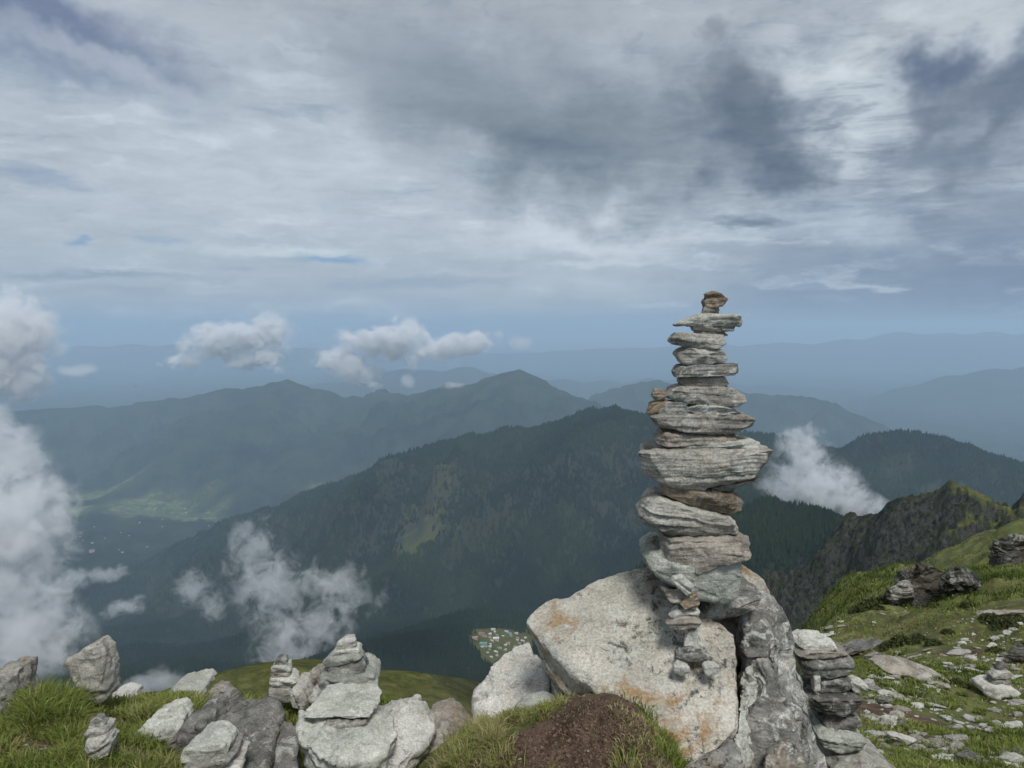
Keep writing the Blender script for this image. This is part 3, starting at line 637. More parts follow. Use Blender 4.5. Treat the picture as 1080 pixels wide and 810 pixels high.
# ------------------------------------------------------------------ houses
def house_mesh(name, L, Wd, H, roofh, wall, roof):
    me = bpy.data.meshes.new(name); bm = bmesh.new(); e = .12*Wd
    def box(x0, x1, y0, y1, z0, z1, mi):
        vs = [bm.verts.new((a, b_, c_)) for a in (x0, x1) for b_ in (y0, y1) for c_ in (z0, z1)]
        for q in ((0,1,3,2),(4,6,7,5),(0,4,5,1),(2,3,7,6),(0,2,6,4),(1,5,7,3)):
            f = bm.faces.new([vs[i] for i in q]); f.material_index = mi
    box(-L/2, L/2, -Wd/2, Wd/2, -3, H, 0)
    for s in (-1, 1):
        lo = [bm.verts.new((a, s*(Wd/2+e), H-.25)) for a in (-L/2-e, L/2+e)]; hi = [bm.verts.new((a, 0, H+roofh)) for a in (-L/2-e, L/2+e)]
        f = bm.faces.new((lo[0], lo[1], hi[1], hi[0])); f.material_index = 1
    for a in (-L/2, L/2):
        f = bm.faces.new([bm.verts.new(p) for p in ((a, -Wd/2, H), (a, Wd/2, H), (a, 0, H+roofh-.1))]); f.material_index = 0
    for s in (-1, 1):
        for kx in range(3): box(L*(kx-1)*.3-.5, L*(kx-1)*.3+.5, min(s*Wd/2, s*(Wd/2+.05)), max(s*Wd/2, s*(Wd/2+.05)), 1, 2.3, 2)
    bmesh.ops.recalc_face_normals(bm, faces=bm.faces); bm.to_mesh(me); bm.free()
    for c in (wall, roof, (.03,.04,.05)): 
        k = 'paint_%02x%02x%02x' % tuple(int(v*255) for v in c); mm = bpy.data.materials.get(k)
        if not mm:
            mm, NN = newmat(k); tcc = NN.new('ShaderNodeTexCoord').outputs['Object']
            finish(NN, NN.mix(NN.ramp(NN.noise(tcc, .8, 4, .6), .3, .8), c, tuple(v*.7 for v in c)), None, rough=.7)
        me.materials.append(mm)
    return me
styles = [((.5,.48,.44),(.42,.43,.43)),((.5,.48,.42),(.10,.27,.24)),((.45,.42,.4),(.28,.13,.12)),((.52,.5,.47),(.55,.55,.53)),((.42,.4,.36),(.14,.24,.34)),((.5,.46,.42),(.33,.21,.21))]
CLEAR = []
hm = [house_mesh('house', 11, 7, 4.5, 2.2, *s) for s in styles]
def house(px, py, st, sc_, rz, label, group):
    p = hit(px, py, 300)
    if p is None: return
    if 600 < p[1] < 3000: CLEAR.append(p)
    o = bpy.data.objects.new('house', hm[st]); COL.objects.link(o); o.location = p; o.rotation_euler = (0, 0, rz); o.scale = (sc_,)*3
    props(o, label, 'house', group); return o
vg = 'houses of the hamlet by the forest edge'
rnd = random.Random(3)
roofn = ['pale grey', 'teal green', 'dark red', 'white', 'blue', 'pinkish']
special = [(508,670,2,0.98,'long dark red roofed house at the top left of the hamlet'),(501,674,5,0.83,'pinkish roofed house on the left rim of the hamlet'),(510,681,1,1.12,'long teal roofed building on the steep left side of the hamlet'),
 (523,675,3,0.98,'large white roofed house in the middle of the hamlet'),(520,665,0,0.75,'pale roofed house on the upper edge of the hamlet'),(537,669,4,0.75,'small blue roofed house at the upper right of the hamlet')]
for px, py, st, s_, lab in special: house(px, py, st, s_, rnd.uniform(-.5, .5), lab, vg)
for k in range(44):
    px = rnd.uniform(502, 556); py = rnd.uniform(666, 694)
    if (px-502) < (py-666)*.25 or py > 699-(px-515)*.55: continue
    st = rnd.choice([0,0,1,3,3,5]); house(px, py, st, rnd.uniform(.35, .62), rnd.uniform(-.8, .8), 'small %s roofed house crowded in the hamlet beside the forest' % roofn[st], vg+' with %s roofs' % roofn[st])
for k in range(20):
    px = rnd.gauss(85, 40) if k % 3 else rnd.gauss(190, 25); py = rnd.gauss(572, 13) if k % 3 else rnd.gauss(548, 12)
    if px < 70 or py < 500: px = rnd.uniform(80, 150)
    st = rnd.choice([0, 0, 4]); house(px, py, st, rnd.uniform(.6, 1.1), rnd.uniform(-.8, .8), 'tiny pale building far down on the hazy valley terraces', 'buildings far down in the valley')
house(97, 582, 2, 2.6, .3, 'reddish building standing out among the far valley terraces', None)

# ------------------------------------------------------------------ forest (far woods, one mass)
def scatter(n, r0, r1, a0, a1):
    a = np.radians(rng.uniform(a0, a1, n)); l = rng.uniform(math.log(r0), math.log(r1), n)
    i = np.interp(l, LR, np.arange(nrow)).astype(int); j = np.clip(np.interp(a, AZ, np.arange(ncol)).astype(int), 0, ncol-1)
    return a, l, i, j
def trees(n, r0, r1, wmul=1.):
    a, l, i, j = scatter(n, r0, r1, -37, 37); r = np.exp(l)
    x, y = r*np.sin(a), r*np.cos(a); z = ground(x, y)
    keep = (rng.uniform(0, 1, n) < forest[i, j]*1.05) & (z/r + 60/r > run[np.maximum(i-6, 0), j] - .012)
    clump = vn2(x/45, y/45, 700); keep &= rng.uniform(-1.2, 1, n) < clump + .55
    for c_ in CLEAR: keep &= (np.hypot((x-c_[0])/13, (y-c_[1]+14)/24) > 1)
    return x[keep], y[keep], z[keep], r[keep]
tx = [trees(60000, 450, 1100), trees(170000, 1050, 2300), trees(230000, 2200, 5200)]
x, y, z, r = [np.concatenate([t[k] for t in tx]) for k in range(4)]
n = len(x); print('trees', n)
h = rng.uniform(11, 23, n)*np.where(r < 1000, .6, 1.)*np.where(r < 1800, .75, 1); w = h*rng.uniform(.16, .26, n)*np.where(r > 2200, 1.35, 1.)
K = 5; ang = np.arange(K)*2*math.pi/K
def tier(z0, z1, wf):
    ph = rng.uniform(0, 6.28, n)[:, None]; rad = (w*wf)[:, None]*rng.uniform(.7, 1.25, (n, K))
    ring = np.stack([x[:,None] + rad*np.cos(ang+ph), y[:,None] + rad*np.sin(ang+ph), (z + h*z0)[:,None] + rng.uniform(-.06,.06,(n,K))*h[:,None]], 2)
    tip = np.stack([x + w*rng.uniform(-.15,.15,n), y, z + h*z1], 1)[:, None]
    return np.concatenate([ring, tip], 1)
t1 = tier(.08, .72, 1.); t2 = tier(.45, 1., .62)
VV = np.concatenate([t1, t2], 1).reshape(-1, 3); b = np.arange(n*2)*(K+1)
tri = np.stack([np.stack([b+k, b+(k+1) % K, b+K], 1) for k in range(K)], 1).reshape(-1, 3)
me = raw_mesh('forest', VV, None, tri, False); fattr(me, 'tone', np.repeat(np.clip(rng.uniform(0, 1, n)*.35 + .65*(fbm2(x/170, y/170, 4, 720)*1.1+.4), 0, 1), (K+1)*2))
m, N = newmat('conifer_foliage')
c = N.mix(N.attr('tone').outputs['Fac'], (.006,.014,.009), (.026,.044,.019))
finish(N, c, None, rough=1., extra={'Specular IOR Level': 0.})
me.materials.append(m)
o = bpy.data.objects.new('forest', me); COL.objects.link(o); props(o, 'dark conifer forest covering the slopes of the valley', 'forest', kind='stuff')

# ------------------------------------------------------------------ loose rocks of the right slope
protos = []
for k in range(9):
    _seed[0] += 1; rr = random.Random(100+k); f = rr.uniform(.16, .5)
    pts = [np.array((rr.gauss(0, 1), rr.gauss(0, 1), rr.gauss(0, 1))) for _ in range(22)]
    pts = [p/np.linalg.norm(p)*np.array((.5, .36*rr.uniform(.8, 1.2), .5*f)) for p in pts]
    e, Vv = rock_mesh('loose_rock', [pts], .021, _seed[0], 1., 3., (0,0,1), 16, 1.3, 3.)
    for nm in ('white', 'schist', 'pale', 'dark', 'warm'):
        e2 = e.copy(); W2 = Vv - np.array((0,0,Vv[:,2].min()+.15*f)); e2.vertices.foreach_set('co', W2.astype(np.float32).ravel()); e2.materials.clear(); e2.materials.append(M[nm]); protos.append((nm, f, e2))
def loose(px, py, wpx, mat, label, group, flat=None, rmin=4., name='loose_rock', cat='rock', rot=None, sq=1.):
    p = hit(px, py, rmin)
    if p is None: return
    c = [q for q in protos if q[0] == mat]; c.sort(key=lambda q: q[1])
    q = c[rnd.randrange(len(c))] if flat is None else c[min(len(c)-1, int(flat*len(c)))]
    o = bpy.data.objects.new(name, q[2]); COL.objects.link(o); s_ = wpx/F*p[1]
    o.scale = (s_, s_*rnd.uniform(.8, 1.1), s_*rnd.uniform(.8, 1.2)*sq)
    # lie along the slope
    e = .3; gx = (ground(p[0]+e, p[1]) - ground(p[0]-e, p[1]))/(2*e); gy = (ground(p[0], p[1]+e) - ground(p[0], p[1]-e))/(2*e)
    o.rotation_euler = (math.atan(gy)*.8 + rnd.uniform(-.12,.12), -math.atan(gx)*.8 + rnd.uniform(-.12,.12), rnd.uniform(-.5, .5) if rot is None else rot)
    o.location = p + np.array((0, 0, -.05*s_)); props(o, label, cat, group); return o
for px, py, w_, mat, fl, lab in [
 (1055,648,62,'warm',.2,'long flat pale rock slab near the right edge of the slope'),
 (1068,768,34,'white',.5,'white block near the lower right corner of the picture'),
 (1012,690,30,'white',.1,'bent white rock in the middle of the right slope'),
 (1024,697,13,'white',.9,'small upright white rock at the end of the bent white rock'),
 (950,708,80,'warm',.0,'broad flat grey slab sunk in the grass mid slope'),
 (930,715,28,'pale',.2,'pale flat stone just below the broad sunken slab'),
 (975,712,46,'schist',.1,'grey slab right of the broad sunken slab'),
 (905,686,64,'dark',.0,'long dark flat rock behind the pale cap stone of the dark stack'),
 (1000,803,42,'pale',.4,'pale rock on the bottom edge right of centre of the slope'),
 (1066,806,40,'white',.3,'light rock cut by the bottom edge near the right corner'),
 (958,800,30,'schist',.4,'grey rock on the bottom edge next to the dark stack foot stone'),
 (925,775,36,'pale',.3,'pale slab right of the foot of the dark stack'),
 (916,758,26,'warm',.4,'brownish stone beside the middle of the dark stack'),
 (985,745,26,'pale',.2,'pale flat stone left of the tiny right cairn'),
 (1010,782,30,'schist',.5,'grey lump in the lower middle of the right slope'),
 (1072,742,26,'schist',.4,'grey stone just in front of the tiny right cairn'),
 (950,782,34,'white',.5,'white lump in the rubble right of the dark stack'),
 (1075,795,20,'dark',.6,'dark lump near the lower right corner'),
 (925,642,16,'white',.3,'small pale rock on the skyline of the right slope'),
 (870,672,26,'pale',.0,'thin pale slab on the far slope above the dark stack')]:
    loose(px, py, w_, mat, lab, None, fl)
gl = {'white':'whitish', 'pale':'pale green', 'schist':'grey', 'warm':'brownish', 'dark':'dark'}
cand = []
for k in range(1900):
    py = 640 + 165*rnd.random()**.95; lim = 845 + max(0, (690-py))*.6 if py > 655 else 900 + (655-py)*3
    if py > 690: lim = 915
    px = rnd.uniform(lim, 1080)
    nmx = vn2(np.array([px/38.]), np.array([py/16.]), 810)[0]
    if rnd.uniform(-.9, 1) > nmx - .1 or (py < 690 and rnd.random() < .5): continue
    cand.append(((3. + 17*rnd.random()**3.0)*(.55 + (py-640)/165), px, py, rnd.choice(['white','white','pale','pale','schist','schist','warm','dark'])))
cand.sort(reverse=True)
for w_, px, py, mat in cand[:235]:
    loose(px, py, w_, mat, 'small %s stone scattered in the grass of the right slope' % gl[mat], 'scattered %s stones on the right slope' % gl[mat], name='loose_stone', cat='stone')
rv, rf, rc = [], [], 0
for w_, px, py, mat in cand[235:]:
    p = hit(px, py, 4.)
    if p is None: continue
    s_ = w_/F*p[1]; hb = [np.array(q)*s_ for q in rng.normal(size=(14, 3))*np.array((.32, .28, .12))]; hm_ = hull_mesh([hb])
    vv = np.array([v.co for v in hm_.vertices]) + p
    for f__ in hm_.polygons: rf.append([rc + i_ for i_ in f__.vertices][:3])
    rv.append(vv); rc += len(vv); bpy.data.meshes.remove(hm_)
me = raw_mesh('rubble', np.concatenate(rv), None, np.array(rf), False); me.materials.append(M['pale'])
o = bpy.data.objects.new('rubble', me); COL.objects.link(o); props(o, 'fine pale rubble strewn between the larger stones of the right slope', 'rubble', kind='stuff')
# ---- tiny right cairn ------------------------------------------------------
dG = hit(1055, 737, 4)[1]
G8 = 'stones of the tiny cairn on the right slope'
for out, dd, dep, mat, lab in [
 ([(1051,705),(1055,700),(1062,701),(1064,705),(1057,708)], .05,.1,'dark','dark top pebble of the tiny cairn at the right edge'),
 ([(1046,713),(1050,708),(1062,707),(1068,712),(1062,716),(1050,716)], .0,.16,'white','white second stone of the tiny cairn at the right edge'),
 ([(1045,721),(1048,716),(1063,716),(1065,722),(1055,724)], .0,.2,'dark','dark third stone of the tiny cairn at the right edge'),
 ([(1036,726),(1040,721),(1062,723),(1076,731),(1070,736),(1052,738),(1041,733)], -.1,.4,'white','wide white foot slab of the tiny cairn at the right edge')]:
    S(out, dG+dd, dep, mat, lab, group=G8, voxel=.011, sfreq=30)
# dark outcrops
for out, lab in [([(964,638),(961,624),(971,612),(987,603),(1000,607),(1008,622),(1000,636)],'biggest dark jagged outcrop on the skyline knoll of the right slope'),
     ([(1004,630),(1006,612),(1017,605),(1029,608),(1034,619),(1020,630)],'dark outcrop adjoining the right side of the biggest one on the knoll'),
     ([(1062,592),(1065,578),(1080,571),(1104,575),(1104,593)],'dark outcrop cut by the right edge of the picture near the skyline'),
     ([(944,640),(947,627),(960,620),(970,636),(960,641)],'small dark outcrop left of the biggest one on the knoll'),
     ([(1074,700),(1076,688),(1090,684),(1100,700)],'dark rock on the right edge above the tiny cairn')]:
    cx = sum(p[0] for p in out)/len(out); by = max(p[1] for p in out); hp = hit(cx, by-3, 5)
    if hp is None: continue
    d0 = hp[1]; _seed[0] += 1; wd = (max(p[0] for p in out)-min(p[0] for p in out))/F*d0
    pts = [P(px, py, d0 + (0 if py > by-8 else wd*.35)) for px, py in out]; pts += [p + np.array((rnd.gauss(0,.05)*wd, wd*.8, -wd*.1)) for p in pts]
    pts2 = [P(px+rnd.uniform(-4,4), py-2+rnd.uniform(-3,3), d0+wd*.25+rnd.uniform(0,.3)*wd) for px, py in out]; pts += [p - np.array((0, 0, wd*.35)) for p in pts[:]]; pts2 += [p*.96 + np.array((0, wd*.6, -wd*.05)) for p in pts2]
    us = wd/.55; e, Vv = rock_mesh('rock_outcrop', [pts, pts2], wd/70, _seed[0], 1., 3.5, (.15,-.1,1), 9/us*2.2, 2.2, 3., us)
    place('rock_outcrop', e, Vv, M['far'], lab, 'outcrop')
# dwarf shrubs
m, N = newmat('shrub_leaves'); finish(N, N.mix(N.attr('tone').outputs['Fac'], (.022,.034,.012), (.085,.095,.030)), None, rough=.9)
def shrub(px, py, w_, label, group, h_=.6):
    p = hit(px, py, 4)
    if p is None: return
    s_ = w_/F*p[1]; n_ = 2200
    u = rng.normal(size=(n_, 3)); u /= np.linalg.norm(u, axis=1)[:, None]; u[:, 2] = np.abs(u[:, 2])
    rad = rng.uniform(.55, 1.05, n_)**.6 * (1 + .35*vn(u*2.2 + p[0], 5)); c_ = u*rad[:, None]*np.array((.5, .5, h_))*s_
    lf = s_*rng.uniform(.02, .045, n_); t1_ = rng.normal(size=(n_, 3))*lf[:, None]; t2_ = rng.normal(size=(n_, 3))*lf[:, None]
    vv = np.stack([c_-t1_, c_+t1_, c_+t2_*1.4], 1).reshape(-1, 3); me = raw_mesh('shrub', vv, None, np.arange(n_*3).reshape(-1, 3), False)
    fattr(me, 'tone', np.repeat(rng.uniform(0, 1, n_), 3)); me.materials.append(m)
    o = bpy.data.objects.new('shrub', me); o.location = p - np.array((0, 0, s_*.05)); COL.objects.link(o); props(o, label, 'shrub', group)
for k, (px, py, w_) in enumerate([(905,646,20),(918,641,24),(930,637,22),(941,634,24),(952,628,18),(1022,640,16),(1044,655,22),(1060,660,26),(1074,657,20),(985,640,14),(938,684,20),(952,680,26),(968,678,24),(985,681,18),(1050,690,20),(1010,722,16),(1000,668,14)]):
    shrub(px, py, w_, 'low dark green heath shrub hugging the right slope', 'low heath shrubs on the right slope', .34)
for k in range(60):
    px = rnd.uniform(0, 490); py = rnd.uniform(752, 806); mat = rnd.choice(['white','pale','schist','schist','warm'])
    if vn2(np.array([px/30.]), np.array([py/14.]), 815)[0] < 0: continue
    loose(px, py, 3.5 + 9*rnd.random()**2, mat, 'small %s stone lying in the turf of the left foreground' % gl[mat], 'small %s stones in the left foreground turf' % gl[mat], rmin=2.0, name='loose_stone', cat='stone')
for px, py, lab in [(27,786,'small white stone on the soil of the left bank'),(46,790,'tiny white stone in the grass left of the tiny cairn'),(620,792,'white chip lying on the bare soil mound'),(548,801,'small white chip low on the left of the soil mound'),(668,800,'small white chip low on the right of the soil mound')]:
    loose(px, py, 7, 'white', lab, None, .4, rmin=1.8, name='loose_stone', cat='stone')

# ------------------------------------------------------------------ grass
def blades(tx_, ty_, nb, hgt, spread, lean, tone):
    """arrays of tufts -> blade mesh data"""
    nt = len(tx_); tot = int(nb.sum()); id_ = np.repeat(np.arange(nt), nb)
    a = rng.uniform(0, 2*math.pi, tot); rad = np.sqrt(rng.uniform(0, 1, tot))*spread[id_]
    bx = tx_[id_] + rad*np.cos(a); by = ty_[id_] + rad*np.sin(a); bz = ground(bx, by) - .006
    hh = hgt[id_]*rng.uniform(.45, 1.15, tot); ln = lean*rng.uniform(.2, 1.3, tot); la = a + rng.normal(0, .7, tot)
    dx = np.cos(la)*ln; dy = np.sin(la)*ln
    wd = rng.uniform(.0012, .0026, tot)*np.clip(np.hypot(bx, by)/3.2, .9, 6); pa = rng.uniform(0, math.pi, tot); wx = np.cos(pa)*wd; wy = np.sin(pa)*wd
    B = np.stack([bx, by, bz], 1); Wv = np.stack([wx, wy, 0*wx], 1)
    mid = B + np.stack([dx*hh*.4, dy*hh*.4, hh*.62], 1); tip = B + np.stack([dx*hh*1.25, dy*hh*1.25, hh*(1-.35*ln)], 1)
    vv = np.stack([B-Wv, B+Wv, mid+Wv*.8, mid-Wv*.8, tip], 1)
    tn_ = np.clip(tone[id_] + rng.normal(0, .16, tot), 0, 1)
    return vv.reshape(-1, 3), tn_
parts = []
# general turf
n = 30000
a, l, i, j = scatter(n, 2.0, 26, -46, 44); r = np.exp(l); x = r*np.sin(a); y = r*np.cos(a)
cov = fbm2(x/.55, y/.55, 3, 900); keep = (rng.uniform(0, 1, n) > soil[i, j]*1.5) & (cov > -.12 + rng.uniform(-.2,.2,n)) & (zt[i, j] > run[np.maximum(i-3,0), j]-.05)
x, y, r, cov = x[keep], y[keep], r[keep], cov[keep]; n = len(x)
parts.append(blades(x, y, rng.integers(12, 24, n), np.clip(.028 + .05*np.clip(cov+.2, 0, 1) + rng.uniform(0, .02, n), .018, .075)*np.clip(r/4, 1, 1.25)*np.where((r > 4) & (a[keep] > .2), .7, 1), .035*np.clip(r/3, 1, 5), .6, np.clip(.45 + .5*fbm2(x/1.2, y/1.2, 3, 910) + rng.normal(0, .1, n), 0, 1)))
n = 9000
a, l, i, j = scatter(n, 18, 62, 18, 44); r = np.exp(l); x = r*np.sin(a); y = r*np.cos(a)
cov = fbm2(x/2.6, y/2.6, 4, 905); keep = (cov > -.05 + rng.uniform(-.2,.2,n)) & (zt[i, j] > run[np.maximum(i-3,0), j]-.05)
x, y, r, cov = x[keep], y[keep], r[keep], cov[keep]; n = len(x)
parts.append(blades(x, y, rng.integers(10, 18, n), rng.uniform(.07, .20, n), rng.uniform(.12, .35, n), .8, np.clip(.35 + .9*fbm2(x/4, y/4, 3, 915) + rng.normal(0, .12, n), 0, 1)))
# lush tufts
def tuftset(px0, px1, py0, py1, n, h0, h1, nb=90, tone=.5, rmin=2., lim=.35):
    xs, ys = [], []
    for _ in range(n):
        p = hit(rnd.uniform(px0, px1), rnd.uniform(py0, py1), rmin)
        if p is not None and p[1] < 12 and soil[int(np.interp(math.log(math.hypot(p[0], p[1])), LR, np.arange(nrow))), int(np.interp(math.atan2(p[0], p[1]), AZ, np.arange(ncol)))] < lim: xs.append(p[0]); ys.append(p[1])
    xs = np.array(xs); ys = np.array(ys); k = len(xs)
    if k: parts.append(blades(xs, ys, rng.integers(int(nb*.7), int(nb*1.2), k), rng.uniform(h0, h1, k), np.full(k, .045), .75, np.clip(rng.normal(tone, .12, k), 0, 1)))
tuftset(28, 78, 738, 768, 26, .08, .14, 150, .45)
tuftset(0, 100, 762, 812, 46, .035, .075, 110, .5)
tuftset(120, 200, 744, 760, 34, .04, .085, 110, .6)
tuftset(100, 240, 755, 812, 46, .03, .06, 90, .55)
tuftset(200, 290, 743, 756, 24, .04, .08, 90, .45)
tuftset(470, 530, 765, 812, 60, .03, .065, 110, .7)
tuftset(505, 600, 738, 762, 40, .02, .05, 70, .7, 2., .8)
tuftset(655, 700, 742, 800, 26, .012, .03, 50, .82, 2., 2.)
tuftset(480, 535, 775, 812, 20, .015, .05, 70, .75, 2., 2.)
tuftset(575, 700, 736, 812, 20, .008, .018, 24, .9, 2., 2.)
tuftset(320, 345, 735, 756, 10, .05, .09, 90, .5)
tuftset(910, 1080, 690, 812, 110, .03, .085, 80, .42)
VB = np.concatenate([p[0] for p in parts]); TN = np.concatenate([p[1] for p in parts]); nb = len(TN); print('blades', nb)
b = np.arange(nb)*5
me = raw_mesh('grass', VB, np.stack([b, b+1, b+2, b+3], 1), np.stack([b+3, b+2, b+4], 1), True); fattr(me, 'tone', np.repeat(TN, 5))
m, N = newmat('grass_blade')
t = N.attr('tone').outputs['Fac']
c = N.mix(N.ramp(t, .0, .55), (.055,.090,.014), (.20,.245,.052)); c = N.mix(N.ramp(t, .55, .85), c, (.36,.31,.16))
bs = N.new('ShaderNodeBsdfPrincipled', {'Base Color': c, 'Roughness': .7, 'Specular IOR Level': .2})
tr = N.new('ShaderNodeBsdfTranslucent', {'Color': c}); mx = N.new('ShaderNodeMixShader', {0: .35, 1: bs, 2: tr})
oo = N.new('ShaderNodeOutputMaterial'); N.l.new(mx.outputs[0], oo.inputs['Surface'])
me.materials.append(m); o = bpy.data.objects.new('grass', me); COL.objects.link(o); props(o, 'short alpine grass and tufts growing between the rocks', 'grass', kind='stuff')
# soil crumbs on the mound
pts = []
for k in range(3500):
    p = hit(rnd.uniform(500, 700), rnd.uniform(738, 812), 1.8)
    if p is not None and p[1] < 3.4: pts.append(p)
cr = []; qt = []
base8 = np.array([(a_, b_, c_) for a_ in (-1, 1) for b_ in (-1, 1) for c_ in (-1, 1)], float)
for p in pts:
    ii = np.clip(np.interp(math.log(math.hypot(p[0], p[1])), LR, np.arange(nrow)), 0, nrow-1).astype(int); jj = int(np.interp(math.atan2(p[0], p[1]), AZ, np.arange(ncol)))
    if soil[ii, jj] < .4: continue
    s_ = rnd.uniform(.0010, .0042)*(1 + (rnd.random() < .05)); v8 = base8*rng.uniform(.5, 1.1, (8, 3))*s_ + p; o0 = len(cr)*8; cr.append(v8)
    for q in ((0,1,3,2),(4,6,7,5),(0,4,5,1),(2,3,7,6),(0,2,6,4),(1,5,7,3)): qt.append([o0+i_ for i_ in q])
if cr:
    me = raw_mesh('soil_crumbs', np.concatenate(cr), np.array(qt), None, True)
    m, N = newmat('soil_crumb'); gi = N.new('ShaderNodeTexCoord').outputs['Object']
    finish(N, N.mix(N.ramp(N.noise(gi, 60, 2), .35, .65), (.045,.028,.02), (.16,.11,.08)), None, rough=1.)
    me.materials.append(m); o = bpy.data.objects.new('soil_crumbs', me); COL.objects.link(o); props(o, 'loose brown crumbs of earth on the bare mound', 'soil', kind='stuff')
print('grass', time.time()-T0)

# ------------------------------------------------------------------ haze and clouds
HAZE = 6.8e-5
me = bpy.data.meshes.new('haze'); bm = bmesh.new(); bmesh.ops.create_cube(bm, size=1)
zb = float(Z.min())-30; zt_ = 380.
for v in bm.verts: v.co = ((v.co.x)*176000, v.co.y*176000, zb if v.co.z < 0 else zt_)
bm.to_mesh(me); bm.free()
m, N = newmat('haze')
pv = N.new('ShaderNodeVolumePrincipled', {'Color': (.555,.745,.95), 'Density': HAZE, 'Anisotropy': .0})
oo = N.new('ShaderNodeOutputMaterial'); N.l.new(pv.outputs[0], oo.inputs['Volume']); me.materials.append(m)
o = bpy.data.objects.new('haze', me); COL.objects.link(o); props(o, 'pale blue air filling the valley', 'haze', kind='stuff')

def cloud(label, blobs, dens, nscale, thr=.0, gain=3., warp=.4, seed=0, cat='cloud', flat=False, detail=8, soft=.45, rate=1.):
    """blobs: (px, py, d, rx_px, rz_px, depth factor, rot)"""
    C = [P(b_[0], b_[1], b_[2]) for b_ in blobs]; k = [b_[2]/F for b_ in blobs]
    lo = np.min([c - np.array((max(b_[3],b_[4])*q, max(b_[3],b_[4])*q*b_[5], max(b_[3],b_[4])*q))*1.15 for c, b_, q in zip(C, blobs, k)], 0)
    hi = np.max([c + np.array((max(b_[3],b_[4])*q, max(b_[3],b_[4])*q*b_[5], max(b_[3],b_[4])*q))*1.15 for c, b_, q in zip(C, blobs, k)], 0)
    # lumpy closed domain: subdivided ellipsoids would overlap, so one rounded box hull
    cen = (lo+hi)/2; hf = (hi-lo)/2
    me = bpy.data.meshes.new('cloud'); bm = bmesh.new(); bmesh.ops.create_cube(bm, size=2)
    for v in bm.verts: v.co = (v.co.x*hf[0], v.co.y*hf[1], v.co.z*hf[2])
    bm.to_mesh(me); bm.free()
    m, N = newmat('cloud_vapour')
    tc = N.new('ShaderNodeTexCoord').outputs['Object']
    unit = np.mean([max(b_[3], b_[4])*q for b_, q in zip(blobs, k)])
    nz = N.noise(N.mapping(tc, loc=(seed*13.1*unit,)*3), nscale*1.5/unit, detail, .68, .6)
    wz = N.noise(N.mapping(tc, loc=(seed*7.7*unit,)*3), nscale*.5/unit, 2, .5, col=True)
    wv_ = N.new('ShaderNodeVectorMath', {0: N.new('ShaderNodeVectorMath', {0: wz, 1: (.5,.5,.5)}, operation='SUBTRACT').outputs[0], 1: (unit*warp*2,)*3}, operation='MULTIPLY').outputs[0]
    tw = N.new('ShaderNodeVectorMath', {0: tc, 1: wv_}, operation='ADD').outputs[0]
    best = None
    for c, b_, q in zip(C, blobs, k):
        mp = N.mapping(tw, loc=tuple(c-cen), rot=(0, b_[6], 0), scale=(b_[3]*q, max(b_[3], b_[4])*.8*q*b_[5], b_[4]*q), typ='TEXTURE')
        ln = N.new('ShaderNodeVectorMath', {0: mp}, operation='LENGTH').outputs[1]
        v_ = N.math('MULTIPLY', N.math('SUBTRACT', 1., ln), b_[7] if len(b_) > 7 else 1.)
        best = v_ if best is None else N.math('MAXIMUM', best, v_)
    # density = clamp(falloff + (noise-.5)*gain)
    v_ = N.math('ADD', best, N.math('MULTIPLY', N.math('SUBTRACT', nz, .5), gain*1.55))
    v_ = N.math('SUBTRACT', v_, thr)
    fade = N.ramp(best, -.05, .25)
    v_ = N.math('MULTIPLY', N.ramp(v_, 0., soft), fade)
    pv = N.new('ShaderNodeVolumePrincipled', {'Color': (.97,.98,1.), 'Density': N.math('MULTIPLY', v_, dens*2.1), 'Anisotropy': 0.})
    oo = N.new('ShaderNodeOutputMaterial'); N.l.new(pv.outputs[0], oo.inputs['Volume']); me.materials.append(m)
    m.cycles.homogeneous_volume = False; m.cycles.volume_step_rate = rate
    o = bpy.data.objects.new('cloud', me); o.location = cen; COL.objects.link(o); props(o, label, cat, kind='stuff')
CL = True
